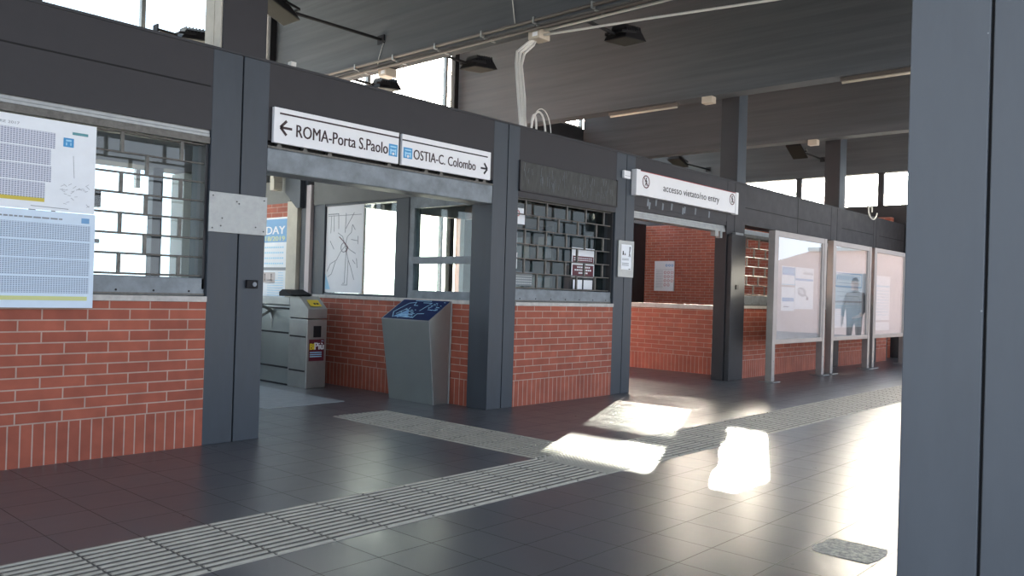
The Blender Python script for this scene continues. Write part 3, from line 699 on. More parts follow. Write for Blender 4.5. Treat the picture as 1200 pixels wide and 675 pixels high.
w.text('title', 'FREE DAY', 'white', dp, -11.0, -9.94, 1.965, 2.075, .003, .02)
w.text('year', '2018/2019', 'yell2', dp, -10.62, -9.94, 1.87, 1.935, .003, .02)
m = MB()
for j in range(4):
    u = -11.1
    while u < -9.95: w.rect(m, u, u+.035, 1.77-j*.075, 1.79-j*.075, .002); u += .055
for j in range(12):
    w.rect(m, -10.35 if j > 2 else -10.08, -9.95, 1.42-j*.035, 1.427-j*.035, .002)
m.obj('printed_lines', 'bluel', dp)
m = MB(); w.rect(m, -11.2, -9.885, 1.46, 1.50, .002); m.obj('grey_band', 'inkg', dp)
m = MB(); w.rect(m, -10.6, -10.16, 1.28, 1.43, .002); m.obj('picture', 'backing', dp)
m = MB()
for u in (-10.42, -10.25): w.disc(m, (u, 1.40), .013, .004); w.line(m, (u, 1.39), (u, 1.35), .018, .004); w.line(m, (u, 1.35), (u-.02, 1.30), .009, .004); w.line(m, (u, 1.35), (u+.02, 1.30), .009, .004)
m.obj('figures', 'ink', dp)

# ------------------------------------------------------------------ notice boards
def notice_board(x0, x1, lab):
    t = thing('notice_board', ((x0+x1)/2, 5.47, 0), lab, 'notice board')
    y0, y1 = 5.42, 5.53; zb, zt = .575, 2.325
    for xx in (x0, x1-.075):
        B(xx, xx+.10, y0, y1, .012, zt if xx == x0 else zt).obj('post', 'alu', t, bevel=.006)
        pb = B(xx-.09, xx+.16, y0-.07, y1+.07, 0, .014).obj('base_plate', 'galv', t, bevel=.003)
        bm_ = MB()
        for z in (.06, .32): facade_face(y0).disc(bm_, (xx+.05, z), .012, 0, .006)
        bm_.parts('bolt', 'galv', t)
    a, b = x0+.10, x1-.075
    m = MB(); m.box(a, b, y0+.005, y1, zb, zb+.075); m.box(a, b, y0+.005, y1, zt-.085, zt)
    m.box(a, a+.06, y0+.01, y1, zb, zt); m.box(b-.06, b, y0+.01, y1, zb, zt)
    m.obj('frame', 'alu', t, bevel=.006)
    B(a+.05, b-.05, y0+.075, y1-.01, zb+.06, zt-.07).obj('back_panel', 'backing', t)
    B(a+.055, b-.055, y0+.028, y0+.032, zb+.07, zt-.08).obj('glass', 'glass_b', t)
    return t
n1 = notice_board(11.95, 13.98, 'nearest of the three metal framed notice boards, map drawing on its poster')
n2 = notice_board(14.30, 16.20, 'middle notice board of three, dark silhouette mirrored in its glass')
n3 = notice_board(16.40, 18.40, 'farthest notice board, partly hidden by the near pillar')
bf = facade_face(5.49)
def bposter(x0, x1, z0, z1, lab, kind):
    t = thing('board_poster', ((x0+x1)/2, 5.485, z0), lab, 'poster')
    m = MB(); bf.rect(m, x0, x1, z0, z1, 0, .002); m.obj('sheet', 'paper', t); return t
q = bposter(12.37, 12.87, 1.50, 1.80, 'small poster with a blue header at the top left of the first notice board', 0)
m = MB(); bf.rect(m, 12.39, 12.85, 1.66, 1.785, .003); m.obj('header', 'blue2', q)
m = MB(); bf.pline(m, [(12.38, 1.51), (12.86, 1.51), (12.86, 1.79)], .012, .003)
for u in range(7): bf.line(m, (12.43+u*.06, 1.69), (12.45+u*.06, 1.75), .02, .005)
m.obj('lettering_marks', 'bluel', q)
q = bposter(12.37, 12.87, 1.09, 1.47, 'small poster with a blue strip at the lower left of the first notice board', 0)
m = MB(); bf.rect(m, 12.4, 12.84, 1.24, 1.30, .003); m.obj('strip', 'blue2', q); m = MB(); bf.rect(m, 12.45, 12.65, 1.15, 1.165, .003); m.obj('printed_line', 'inkg', q)
q = bposter(12.88, 13.63, 1.12, 1.80, 'white poster with a line drawing of a bridge map in the first notice board', 0)
m = MB(); bf.rect(m, 12.90, 13.6, 1.585, 1.62, .003); m.obj('header', 'blue2', q)
m = MB()
c0 = (13.15, 1.40)
for k in range(16):
    a = 2*pi*k/16; b = 2*pi*(k+1)/16
    for R_ in (1, .7): bf.line(m, (c0[0]+.16*R_*cos(a), c0[1]+.065*R_*sin(a)-.02*cos(a)), (c0[0]+.16*R_*cos(b), c0[1]+.065*R_*sin(b)-.02*cos(b)), .012, .003)
for k in range(4): bf.line(m, (13.02+k*.08, 1.36), (13.08+k*.08, 1.43), .01, .003)
bf.line(m, (13.28, 1.36), (13.42, 1.30), .02, .003); bf.rect(m, 13.33, 13.42, 1.27, 1.31, .003)
for k in range(9): bf.rect(m, 13.2+k*.045, 13.22+k*.045, 1.69, 1.72+.02*(k % 2), .003)
m.obj('drawing', 'inkg', q)
q = bposter(14.55, 15.95, 1.28, 1.80, 'wide poster with outlined blue lettering in the middle notice board', 0)
m = MB(); bf.pline(m, [(14.6, 1.54), (14.6, 1.78), (15.9, 1.78), (15.9, 1.54), (14.6, 1.54)], .02, .003)
for k in range(13): bf.line(m, (14.68+k*.09, 1.66), (14.71+k*.09, 1.74), .03, .003)
m.obj('header', 'blue2', q)
m = MB()
for k in range(4): bf.rect(m, 14.7, 15.8, 1.60-k*.08, 1.607-k*.08, .003)
m.obj('printed_lines', 'inkg', q)
q = bposter(14.55, 15.95, .80, 1.25, 'pale blue printed sheet low in the middle notice board', 0)
m = MB()
for k in range(10): bf.rect(m, 14.62, 15.88, .84+k*.038, .848+k*.038, .003)
m.obj('printed_lines', 'bluel', q)
q = bposter(16.65, 17.55, .92, 1.80, 'tall white poster at the left of the farthest notice board', 0)
m = MB(); bf.rect(m, 16.7, 17.5, 1.58, 1.61, .003)
for k in range(9): bf.rect(m, 16.72, 17.48, 1.50-k*.06, 1.51-k*.06, .003)
m.obj('printed_lines', 'bluel', q)
q = bposter(16.65, 17.55, .72, .88, 'small white slip under the tall poster in the farthest notice board', 0)

# ------------------------------------------------------------------ tactile paving
def tactile(x0, x1, y0, y1, along, lab):
    t = thing('tactile_path', ((x0+x1)/2, (y0+y1)/2, 0), lab, 'tactile paving')
    B(x0, x1, y0, y1, 0, .003).obj('base', 'tact', t)
    # ribs, interrupted at every tile joint
    m = MB(); g = MB()
    n = 11
    a0, a1, w0, w1 = (x0, x1, y0, y1) if along == 'x' else (y0, y1, x0, x1)
    P = .327 if along == 'x' else .334; ph = 3.425 if along == 'x' else 3.325
    offs = [.012, .036, .085, .14, .195, .25, .305] if False else [.02+i*(w1-w0-.04)/n for i in range(n+1)]
    joints = [ph+P*k for k in range(-40, 60) if a0 < ph+P*k < a1]
    segs = [a0]+joints+[a1]
    for o in offs:
        for s, e in zip(segs[:-1], segs[1:]):
            if e-s < .03: continue
            s2, e2 = s+.009, e-.009
            for (c, hw, h) in ((w0+o, .0125, .006),):
                if along == 'x': m.prism([(s2, c-hw, .003), (s2, c+hw, .003), (s2, c+hw*.5, .003+h), (s2, c-hw*.5, .003+h)], (e2-s2, 0, 0))
                else: m.prism([(c-hw, s2, .003), (c+hw, s2, .003), (c+hw*.5, s2, .003+h), (c-hw*.5, s2, .003+h)], (0, e2-s2, 0))
    m.obj('ribs', 'tact', t)
    for i in range(n):
        c = w0+(offs[i]+offs[i+1])/2
        if along == 'x': g.box(x0, x1, c-.010, c+.010, .003, .0036)
        else: g.box(c-.010, c+.010, y0, y1, .003, .0036)
    for j in joints:
        if along == 'x': g.box(j-.004, j+.004, y0, y1, .003, .0038)
        else: g.box(x0, x1, j-.004, j+.004, .003, .0038)
    g.obj('grooves', 'tactd', t)
    return t
tactile(-6, 4.735, 3.325, 3.99, 'x', 'ribbed tactile paving strip running from the camera side to the crossing')
tactile(5.39, 19.5, 3.325, 3.99, 'x', 'ribbed tactile paving strip running away from the crossing past the notice boards')
tactile(4.735, 5.39, 3.99, 6.56, 'y', 'ribbed tactile paving branch leading into the entrance')
xt = thing('tactile_crossing', (5.06, 3.66, 0), 'square of dotted tactile paving where the ribbed strips meet', 'tactile paving')
B(4.735, 5.39, 3.325, 3.99, 0, .003).obj('base', 'tact', xt)
m = MB(); 
for i in range(20):
    for j in range(20):
        cx, cy = 4.755+i*.0325, 3.342+j*.0331
        m.raw([(cx-.010, cy-.010, .003), (cx+.010, cy-.010, .003), (cx+.010, cy+.010, .003), (cx-.010, cy+.010, .003), (cx-.006, cy-.006, .007), (cx+.006, cy-.006, .007), (cx+.006, cy+.006, .007), (cx-.006, cy+.006, .007)],
              [(0, 1, 5, 4), (1, 2, 6, 5), (2, 3, 7, 6), (3, 0, 4, 7), (4, 5, 6, 7)])
m.obj('dots', 'tact', xt)['kind'] = 'stuff'
B(4.48, 5.46, 7.36, 9.3, 0, .004).obj('floor_slab_pale', 'slab', kind='structure')
# crumbled tile
m = MB(); rk = random.Random(2); pts = []
for k in range(26):
    a = 2*pi*k/26; rx, ry = .158, .160; e = 4
    ca, sa = cos(a), sin(a); rr = (abs(ca)**10+abs(sa)**10)**(-1/10)
    pts.append((4.243+ca*rr*rx*(1+rk.uniform(-.06, .0)), 1.487+sa*rr*ry*(1+rk.uniform(-.08, .0)), .0012))
m.prism(pts, (0, 0, .0015)).obj('cement_patch', 'broken', label='rough patch of crumbled cement where a floor tile is missing, front right', cat='floor patch')

# ------------------------------------------------------------------ near pillar (right edge)
pr = thing('steel_pillar', (3.4, .7, 0), 'big blue grey steel pillar cutting off the right edge of the view', 'pillar')
B(3.2, 3.5, .692, .952, 0, 6.2).obj('channel', 'pillar', pr, bevel=.004)
B(3.2, 3.5, .30, .682, 0, 6.2).obj('channel', 'pillar', pr, bevel=.004)
B(3.212, 3.49, .682, .692, 0, 6.2).obj('seam', 'gap', pr)
m = MB(); side_face(3.2).disc(m, (-.697, 1.235), .0035, .001); side_face(3.2).disc(m, (-.70, 2.2), .003, .001); m.parts('screw', 'galv', pr)
# upper columns
for (x0, x1, lab) in ((3.182, 3.557, 'dark upper column with a pale side, standing on the fascia left of the signs'), (11.74, 12.02, 'dark upper column standing on the fascia right of the no entry sign'), (15.96, 16.28, 'dark upper column between the far high windows')):
    t = thing('upper_column', ((x0+x1)/2, 6.12, ZT+.02), lab, 'column')
    B(x0, x1, FY+.004, FB-.004, ZT+.02, 6.2).obj('shaft', 'steel', t, bevel=.004)
    if x0 < 4:
        m = MB(); m.box(x0-.012, x0, FY+.03, FY+.13, ZT+.03, 6.2); m.box(x0-.012, x0, FY+.14, FB-.02, ZT+.03, 6.2); m.parts('pale_cladding', 'beige', t)
    else:
        B(x0+.002, x1-.002, FY-.004, FY+.004, ZT+.02, 6.2).obj('front_cladding', 'steel_blue', t)

# ------------------------------------------------------------------ rear wall with high glazing (Y=12)
m = MB(); 
m.box(-9, 6.3, 12.0, 12.2, 0, 1.0); struct('wall_back', m, 'conc')
struct('wall_back_right', B(11.74, 15.66, 12.0, 12.2, 0, 5.22), 'steel_dark')
struct('wall_back_far', B(15.66, 19.9, 12.9, 13.1, 0, 3.3), 'steel_dark')
for i, (a, b, z0) in enumerate(((-5, 3.0, 1.0), (3.2, 7.1, 1.0), (7.3, 11.2, 1.0), (11.74, 15.66, 5.22), (15.96, 20.2, 3.3))):
    fr = MB(); c = (a+b)/2
    fr.box(a, a+.06, 12.02, 12.1, z0, 6.2); fr.box(b-.06, b, 12.02, 12.1, z0, 6.2)
    fr.box(c-.03, c+.03, 12.02, 12.1, z0 if i > 1 else 2.6, 6.2)
    fr.box(a, b, 12.02, 12.1, 6.1, 6.2); fr.box(a, b, 12.02, 12.1, z0, z0+.05)
    if i in (1, 2): fr.box(a, b, 12.02, 12.1, 2.9, 2.96)
    struct('window_%d' % (10+i), fr, 'galv')
    struct('window_pane_%d' % (10+i), B(a+.06, b-.06, 12.05, 12.056, z0+.05, 6.1), 'glass')
for x in (2.95, 7.07, 11.2):
    B(x+(.06 if x > 3 else 0), x+.17, 11.88, 12.0, 0, 6.2).obj('rear_column', 'black', label={2.95: 'dark rear column seen through the left grille', 7.07: 'thin dark rear column at the left end of the big roof beam', 11.2: 'thin dark rear column beside the bluish high window'}[x], cat='column')

# canopy and posts seen through the left grille (rear yard gate area)
cp = thing('rear_canopy', (3, 9.1, 0), 'dark canopy beam seen through the top of the left grille', 'canopy')
B(-3, 5.4, 8.9, 9.3, 2.50, 3.3).obj('beam', 'ceil_in', cp)
B(4.02, 4.13, 9.0, 9.12, 0, 2.50).obj('post', 'steel_blue', cp); 
p2 = B(2.0, 2.12, 9.0, 9.1, 0, 2.50).obj('post', 'steel_blue', cp)
B(3.43, 3.49, 11.0, 11.06, 0, 5).obj('yard_post', 'steel', label='slim post seen through the left grille', cat='post')
B(4.62-.25, 4.62, 9.0, 9.3, 0, 2.49).obj('yard_post', mat('pale_green_grey_paint', (.40, .44, .43, 1), .6), label='broad pale grey post seen at the right of the left grille', cat='post')
t = thing('yard_sign', (4.0, 12.0, 2.2), 'small dark box sign seen through the left grille', 'sign')
B(3.15, 3.32, 8.6, 8.66, 1.98, 2.16).obj('box', 'steel_dark', t)
B(3.15, 3.32, 8.6, 8.66, 1.62, 1.66).obj('lower_bar', 'steel_dark', t)

# ------------------------------------------------------------------ far end wall X=20.2
EX = 20.2
m = MB()
m.box(EX, EX+.3, -3, 12.2, 4.36, 5.28)
m.box(EX, EX+.3, -3, 12.2, 5.28, 6.2)
struct('wall_far_end_upper', m, 'conc')
m = MB(); m.box(EX, EX+.3, -3, 8.6, 3.2, 3.55); m.box(EX, EX+.3, 8.6, 10.0, 3.2, 3.70)  # higher sill stretch, out of view, shaped to crop the sun patch
m.box(EX, EX+.3, 4.95, 12.2, 0, 3.2); m.box(EX, EX+.2, 10.0, 12.2, 3.96, 4.12); m.box(EX, EX+.3, 12.2, 15.0, 0, 6.2)  # includes an unseen bar added across the opening to shade a floor band
struct('wall_far_end', m, 'steel_dark')
fr = MB()
for y in (-2.9, .0, 2.3, 4.5, 6.55, 8.55, 12.0): fr.box(EX+.05, EX+.15, y, y+.13, 3.55, 4.36)
fr.box(EX+.05, EX+.15, -3, 12.2, 3.55, 3.58); fr.box(EX+.05, EX+.15, -3, 12.2, 4.35, 4.36)
lv = MB(); z = 3.22  # unseen slats added to thin the sunlight reaching the floor
while z < 3.94: lv.box(EX+.02, EX+.04, 10.0, 12.2, z, z+.063); z += .075
struct('window_20', fr, 'steel'); struct('window_louvre_21', lv, 'steel')
struct('window_pane_20', B(EX+.09, EX+.095, -3, 12.2, 3.56, 4.35), 'glass')

# ------------------------------------------------------------------ floodlights
def floodlight(hx, y, z, wx, lab, tilt=.35, s=1.0):
    t = thing('floodlight', (hx, y, z), lab, 'floodlight')
    sg = 1 if wx > hx else -1
    MB().tube([(wx, y, z), (hx+sg*.22*s, y, z-.01)], .022, 8).obj('arm', 'black', t)
    B(min(wx, wx-sg*.02), max(wx, wx-sg*.02), y-.07, y+.07, z-.06, z+.06).obj('wall_plate', 'black', t)
    c, q = cos(tilt), sin(tilt)
    def tr(px, py, pz): return (hx+sg*(-.02)+(px*c+pz*q*1)*(-sg)*1.0, y+py, z+.02+(-px*q*-1)+pz*c)
    m = MB(); x_, y_, z_ = .24*s, .17*s, .07*s
    base = [(-x_, -y_, -z_), (x_, -y_, -z_), (x_, y_, -z_), (-x_, y_, -z_), (-x_*.7, -y_*.7, z_), (x_*.7, -y_*.7, z_), (x_*.7, y_*.7, z_), (-x_*.7, y_*.7, z_)]
    m.raw([tr(*p) for p in base], [(0, 3, 2, 1), (4, 5, 6, 7), (0, 1, 5, 4), (1, 2, 6, 5), (2, 3, 7, 6), (3, 0, 4, 7)]); hd = m.obj('lamp_head', 'black', t, bevel=.01)
    m = MB()
    for k in range(7):
        px = -x_*.65+k*x_*1.3/6
        m.raw([tr(px-.004, -y_*.8, z_*.5), tr(px+.004, -y_*.8, z_*.5), tr(px+.004, y_*.8, z_*.5), tr(px-.004, y_*.8, z_*.5), tr(px-.004, -y_*.6, z_+.05*s), tr(px+.004, -y_*.6, z_+.05*s), tr(px+.004, y_*.6, z_+.05*s), tr(px-.004, y_*.6, z_+.05*s)],
              [(0, 3, 2, 1), (4, 5, 6, 7), (0, 1, 5, 4), (1, 2, 6, 5), (2, 3, 7, 6), (3, 0, 4, 7)])
    m.obj('cooling_fins', 'steel_dark', t)
    m = MB(); m.raw([tr(-x_*.9, -y_*.9, -z_-.004), tr(x_*.9, -y_*.9, -z_-.004), tr(x_*.9, y_*.9, -z_-.004), tr(-x_*.9, y_*.9, -z_-.004), tr(-x_*.9, -y_*.9, -z_+.004), tr(x_*.9, -y_*.9, -z_+.004), tr(x_*.9, y_*.9, -z_+.004), tr(-x_*.9, y_*.9, -z_+.004)],
                    [(0, 3, 2, 1), (4, 5, 6, 7), (0, 1, 5, 4), (1, 2, 6, 5), (2, 3, 7, 6), (3, 0, 4, 7)]); m.obj('lens', 'lens', t)
    m = MB(); m.bar((hx+sg*.24*s, y-.13*s, z), (hx+sg*.02, y-.19*s, z+.02), .012, .03); m.bar((hx+sg*.24*s, y+.13*s, z), (hx+sg*.02, y+.19*s, z+.02), .012, .03); m.bar((hx+sg*.24*s, y-.13*s, z), (hx+sg*.24*s, y+.13*s, z), .012, .03)
    m.obj('bracket', 'black', t)
    return t
floodlight(5.54, 9.17, 4.75, 7.25, 'black floodlight on a long arm under the ceiling, top left of the signs', s=1.15)
floodlight(18.6, 7.98, 4.78, 20.2, 'floodlight on an arm above the far high windows', .5, 1.1)
floodlight(18.6, 11.14, 4.78, 20.2, 'floodlight on an arm above the no entry sign', .3, 1.1)
floodlight(8.6, 10.78, 4.60, 7.55, 'black floodlight against the bright window above the direction sign', .1)
floodlight(8.6, 8.59, 4.59, 7.55, 'black floodlight hanging just right of the bright upper window', .1)
floodlight(8.6, 5.98, 4.53, 7.55, 'black floodlight hanging under the long white conduit', .1)
floodlight(5.72, 11.7, 4.86, 5.18, 'black floodlight peeking over the fascia at the left clerestory', .1)

# ------------------------------------------------------------------ conduits and cables
cn = thing('conduit_run', (7.2, 6, 4.4), 'brown grey conduits clipped along the lower edge of the big roof beam', 'conduit')
m = MB(); m.tube([(7.215, -2.5, 4.44), (7.215, 11.9, 4.44)], .022, 8); m.obj('upper_conduit', 'pvcg', cn, smooth=True)
m = MB(); m.tube([(7.30, -2.5, 4.372), (7.30, 11.9, 4.372)], .02, 8); m.obj('lower_conduit', 'pvcg', cn, smooth=True)
m = MB(); m.tube([(7.42, -2.5, 4.375), (7.42, 6.3, 4.375)], .017, 8); m.obj('pale_conduit', 'pvc', cn, smooth=True)
m = MB(); y = -2.2
while y < 11.8: m.box(7.19, 7.245, y-.012, y+.012, 4.40, 4.475); m.box(7.26, 7.45, y-.012, y+.012, 4.385, 4.40); y += .85
m.parts('clip', 'galv', cn)
for (x, y, lab) in ((7.45, 6.42, 'beige junction box where the white cables leave the big roof beam'), (7.46, 9.28, 'beige junction box above the black floodlight on the big roof beam')):
    t = thing('junction_box', (x, y, 4.3), lab, 'junction box')
    B(x-.10, x+.10, y-.09, y+.09, 4.28, 4.398).obj('housing', 'boxb', t, bevel=.01)
    m = MB(); m.box(x-.104, x-.10, y-.06, y+.02, 4.31, 4.36); m.obj('label_plate', 'white', t)
for (x, y, lab) in ((11.5, 6.37, 'pale junction box under the beam left of the upper column'), (15.72, 6.41, 'pale junction box under the far roof beam')):
    t = thing('junction_box', (x, y, 4.3), lab, 'junction box'); B(x-.07, x+.07, y-.09, y+.09, 4.29, 4.398).obj('housing', 'boxb', t, bevel=.01)
def tube_lamp(x, y0, y1, lab):
    t = thing('fluorescent_lamp', (x, (y0+y1)/2, 4.35), lab, 'lamp', 'fluorescent lamps under the beams')
    B(x-.035, x+.035, y0, y1, 4.345, 4.398).obj('housing', 'pvcg', t, bevel=.006)
    MB().tube([(x, y0+.02, 4.33), (x, y1-.02, 4.33)], .02, 10).obj('tube', 'boxb', t, smooth=True)
tube_lamp(11.56, 3.1, 4.35, 'unlit fluorescent lamp under the beam, beside the near pillar')
tube_lamp(11.56, 6.95, 8.3, 'unlit fluorescent lamp under the beam, left of the upper column')
tube_lamp(3.03, 9.4, 10.7, 'unlit fluorescent lamp at the top left corner')
cb = thing('cable_bundle', (6.9, 6.2, 3.08), 'bundle of white cables dropping from the beam onto the fascia', 'cable')
for k, (dx, dy) in enumerate(((0, 0), (.04, .01), (.075, .0), (.11, .02))):
    pts = [(7.42, 6.42, 4.33), (7.36-.0+dx, 6.52, 4.25), (7.22+dx, 6.56-dy, 4.12), (7.14+dx*.9, 6.50, 3.95), (7.0+dx, 6.32, 3.5), (6.90+dx*.8, 6.20, 3.25), (6.835+dx*.8, 6.12, 3.078)]
    MB().tube(pts, .016 if k != 2 else .009, 8).obj('cable', 'pvc', cb, smooth=True)
ca = thing('looped_cables', (7.2, 6.1, 3.08), 'white cables arching over the fascia beside the dropped bundle', 'cable')
for k in range(3):
    h = .20+.05*k; a0, a1 = 6.99+.02*k, 7.08+.18*(k > 0)+.12*(k > 1)
    pts = [(a0+(a1-a0)*(1-cos(pi*i/12))/2, 6.1+.015*k, 3.078+h*sin(pi*i/12)) for i in range(13)]
    MB().tube(pts, .012 if k < 2 else .006, 8).obj('cable', 'pvc', ca, smooth=True)
lc = thing('looped_cables', (17.4, 6.1, 3.08), 'pale cable loop hanging over the fascia under the far windows', 'cable')
pts = [(17.55+.18*cos(a)+.05*a, FY-.03, 3.16+.15*sin(a)) for a in [i*2*pi/14 for i in range(15)]]
MB().tube(pts, .014, 8).obj('cable', 'pvc', lc, smooth=True)
wc = MB().tube([(7.43, 6.35, 4.33), (7.6, 5.7, 4.345), (7.75, 5.1, 4.36), (8.1, 3.8, 4.385), (8.3, 2.9, 4.392), (8.9, -2, 4.392)], .015, 8)
wc.obj('white_conduit', 'pvc', smooth=True, label='thin white conduit running from the junction box towards the top of the picture', cat='conduit')
MB().tube([(7.24, 9.10, 4.72), (7.235, 9.2, 4.5), (7.235, 9.22, 4.41)], .006, 6).obj('lamp_wire', 'pvc', smooth=True, label='thin wire from the floodlight foot down to the conduits', cat='wire')
MB().tube([(7.235, 6.95, 5.4), (7.235, 6.7, 4.9), (7.235, 6.62, 4.46)], .006, 6).obj('ceiling_wire', 'pvc', smooth=True, label='thin wire hanging on the big beam above the junction box', cat='wire')
B(3.85, 3.90, FY+.1, FY+.15, 3.08, 3.15).obj('cable_end', 'pvc', label='small white fitting on top of the fascia left of the signs', cat='fitting')

# ------------------------------------------------------------------ outside: building and person seen in the board glass
bd = thing('pink_building', (34, -4, 0), 'low pink rendered building outside, mirrored in the notice boards', 'building')
m = MB().prism([(33, -14, -.03), (33, 9, -.03), (33, 9, 3.3), (33, -2.6, 3.3), (33, -4.6, 2.75), (33, -14, 2.75)], (6, 0, 0)); m.obj('wall', 'pinkw', bd)
B(32.85, 39.2, -2.6, 9.2, 3.3, 3.45).obj('roof_edge', 'officel', bd)
m = MB()
for y in (-11, -6, -1.5, 3, 7): m.box(32.95, 33.0, y, y+1.2, 1.0, 2.4)
m.parts('window', 'office', bd)
def person(x, y, h=1.78):
    t = thing('person', (x, y, 0), 'person in a dark coat standing in the hall, mirrored in the middle board', 'person')
    me = bpy.data.meshes.new('body'); k = h/1.78
    V = [(0, 0, .95), (0, 0, 1.15), (0, 0, 1.35), (0, 0, 1.47), (0, .02, 1.55), (0, .03, 1.66), (0, .02, 1.74),
         (.17, 0, 1.42), (.24, .02, 1.15), (.22, .14, .98), (.18, .22, .95), (-.17, 0, 1.42), (-.25, .02, 1.15), (-.24, .08, .92), (-.23, .11, .82),
         (.10, 0, .88), (.11, .02, .5), (.12, -.02, .09), (.13, .12, .04), (-.10, 0, .88), (-.11, .02, .5), (-.12, -.02, .09), (-.13, .12, .04)]
    Eg = [(0, 1), (1, 2), (2, 3), (3, 4), (4, 5), (5, 6), (2, 7), (7, 8), (8, 9), (9, 10), (2, 11), (11, 12), (12, 13), (13, 14), (0, 15), (15, 16), (16, 17), (17, 18), (0, 19), (19, 20), (20, 21), (21, 22)]
    Rd = [.19, .17, .18, .10, .06, .095, .07, .095, .07, .042, .035, .075, .055, .042, .035, .10, .065, .045, .035, .10, .065, .045, .035]
    for hnd, sg in ((10, 1), (14, -1)):          # five fingers from each hand
        hx_, hy_, hz_ = V[hnd]; dx, dy, dz = [V[hnd][i]-V[hnd-1][i] for i in range(3)]; L_ = sqrt(dx*dx+dy*dy+dz*dz); dx, dy, dz = dx/L_, dy/L_, dz/L_
        for j, (off, ln) in enumerate(((-.024, .075), (-.008, .085), (.008, .08), (.024, .065))):
            n0 = len(V); V.append((hx_+dx*.04, hy_+off*.5+dy*.04, hz_+dz*.04+off*.6)); V.append((hx_+dx*(.04+ln*.55), hy_+off*.7+dy*(.04+ln*.55), hz_+dz*(.04+ln*.55)+off*.8)); V.append((hx_+dx*(.03+ln)-sg*.012, hy_+off*.7+dy*(.03+ln), hz_+dz*(.03+ln)+off*.8))
            Eg += [(hnd, n0), (n0, n0+1), (n0+1, n0+2)]; Rd += [.010, .009, .007]
        n0 = len(V); V.append((hx_-sg*.03, hy_+.01, hz_-.01)); V.append((hx_-sg*.045+dx*.03, hy_+.02+dy*.03, hz_-.01+dz*.03)); Eg += [(hnd, n0), (n0, n0+1)]; Rd += [.011, .008]
    me.from_pydata([(a*k, b*k, c*k) for a, b, c in V], Eg, []); tmp = bpy.data.objects.new('tmp', me); C.objects.link(tmp)
    tmp.modifiers.new('skin', 'SKIN'); bpy.context.view_layer.update()
    if not me.skin_vertices:
        bpy.context.view_layer.objects.active = tmp; tmp.select_set(True); bpy.ops.mesh.customdata_skin_add()
    for i, sv in enumerate(me.skin_vertices[0].data): sv.radius = (Rd[i]*k, Rd[i]*k*.85); sv.use_root = (i == 0)
    sd = tmp.modifiers.new('sub', 'SUBSURF'); sd.levels = 2; sd.render_levels = 2
    bpy.context.view_layer.update()
    me2 = bpy.data.meshes.new_from_object(tmp.evaluated_get(bpy.context.evaluated_depsgraph_get())); bpy.data.objects.remove(tmp)
    me2.name = 'body'; me2.materials.clear()
    for q in ('coat', 'trou', 'skin', 'ink'): me2.materials.append(MT[q])
    H1 = Vector(V[10])*k; H2 = Vector(V[14])*k
    for p in me2.polygons:
        c = p.center; p.use_smooth = True
        p.material_index = 2 if c.z > 1.52*k or (c-H1).length < .13 and abs(c.x) > .12 or (c-H2).length < .13 and abs(c.x) > .19 else (3 if c.z < .09 else (1 if c.z < .85*k and abs(c.x) < .2 else 0))
    o = bpy.data.objects.new('body', me2); C.objects.link(o); o.parent = t
    m = MB()
    t.location = (0, 0, 0)
    m.prism([(-.012, .115, 1.655), (.012, .115, 1.655), (0, .115, 1.70)], (0, .025, -.004)); m.obj('nose', 'skin', t)
    for ex in (-.033, .033): B(ex-.012, ex+.012, .105, .118, 1.700, 1.708).obj('eye', 'ink', t).location = (0, 0, 0)
    B(-.022, .022, .108, .119, 1.628, 1.635).obj('mouth', 'maroon', t)
    t.location = (x, y, 0); t.rotation_euler = (0, 0, radians(100))
    bm = bmesh.new(); bmesh.ops.create_uvsphere(bm, u_segments=20, v_segments=14, radius=.105*k)
    for v in bm.verts: v.co = Vector((v.co.x*.82, v.co.y*.95, v.co.z*1.12))+Vector((0, .01, 1.695*k))
    m2 = bpy.data.meshes.new('hair'); bmesh.ops.delete(bm, geom=[v for v in bm.verts if v.co.y > .035 and v.co.z < 1.765*k], context='VERTS'); bm.to_mesh(m2); bm.free()
    m2.materials.append(MT['hair']); ho = bpy.data.objects.new('hair', m2); C.objects.link(ho); ho.parent = t
    return t
pe = None
try:
    pe = person(18.5, 4.38)
except Exception as ex:
    print('person failed', ex)

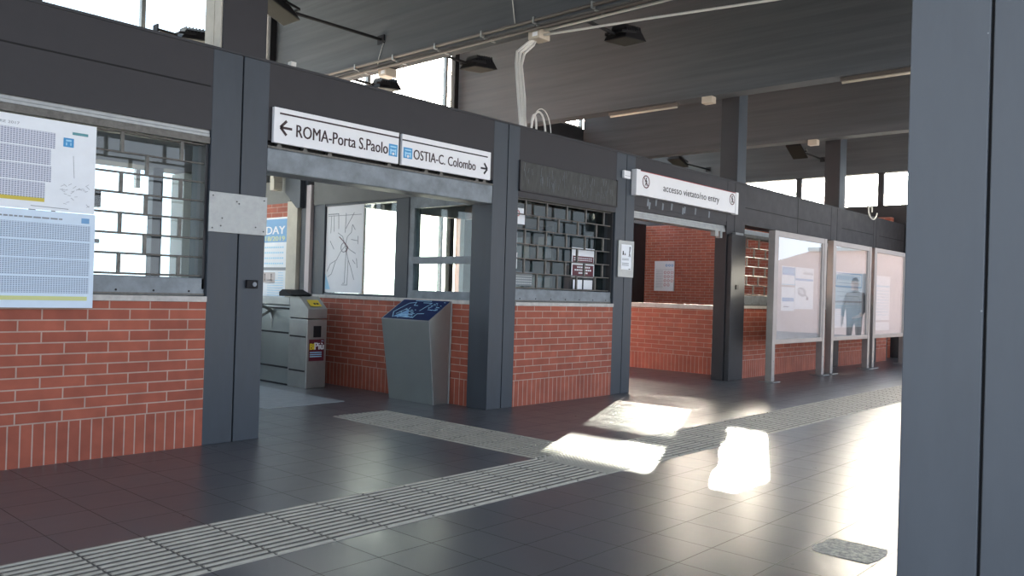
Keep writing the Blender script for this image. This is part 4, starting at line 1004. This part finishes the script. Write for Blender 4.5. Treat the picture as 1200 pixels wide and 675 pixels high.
# ------------------------------------------------------------------ light
AZ = radians(25.0); T = .2577
sd_ = Vector((cos(AZ), sin(AZ), T)).normalized()
sl = bpy.data.lights.new('sun', 'SUN'); sl.energy = 190.0; sl.angle = radians(.5); sl.color = (1, .90, .76)
so_ = bpy.data.objects.new('sun', sl); C.objects.link(so_); so_.rotation_euler = sd_.to_track_quat('Z', 'Y').to_euler(); so_.location = (30, 12, 12)
W = bpy.data.worlds.new('sky'); bpy.context.scene.world = W; W.use_nodes = True; N = W.node_tree.nodes; Lk = W.node_tree.links
bg = N['Background']; tc = N.new('ShaderNodeTexCoord')
vd = N.new('ShaderNodeVectorMath'); vd.operation = 'DOT_PRODUCT'; nz = N.new('ShaderNodeVectorMath'); nz.operation = 'NORMALIZE'
Lk.new(tc.outputs['Generated'], nz.inputs[0]); Lk.new(nz.outputs[0], vd.inputs[0]); vd.inputs[1].default_value = sd_
c0 = mth(N, Lk, 'MAXIMUM', vd.outputs['Value'], 0.0)
h1 = mth(N, Lk, 'MULTIPLY', mth(N, Lk, 'POWER', c0, 80.0), 60.0)
h2 = mth(N, Lk, 'MULTIPLY', mth(N, Lk, 'POWER', c0, 26.0), 190.0)
hs = mth(N, Lk, 'ADD', h1, h2)
sp = N.new('ShaderNodeSeparateXYZ'); Lk.new(nz.outputs[0], sp.inputs[0])
gr = N.new('ShaderNodeMapRange'); gr.inputs[1].default_value = -.02; gr.inputs[2].default_value = .7; Lk.new(sp.outputs[2], gr.inputs[0])
mx = N.new('ShaderNodeMix'); mx.data_type = 'RGBA'; mx.inputs[6].default_value = (2.9, 3.1, 3.4, 1); mx.inputs[7].default_value = (1.35, 1.9, 2.8, 1); Lk.new(gr.outputs[0], mx.inputs[0])
ha = N.new('ShaderNodeMix'); ha.data_type = 'RGBA'; ha.blend_type = 'MIX'; ha.inputs[6].default_value = (0, 0, 0, 1); ha.inputs[7].default_value = (1, .83, .68, 1); ha.clamp_factor = False; Lk.new(hs, ha.inputs[0])
ad = N.new('ShaderNodeVectorMath'); ad.operation = 'ADD'; Lk.new(mx.outputs[2], ad.inputs[0]); Lk.new(ha.outputs[2], ad.inputs[1])
Lk.new(ad.outputs[0], bg.inputs[0]); bg.inputs[1].default_value = 1.0
bpy.context.scene.cycles.max_bounces = 8
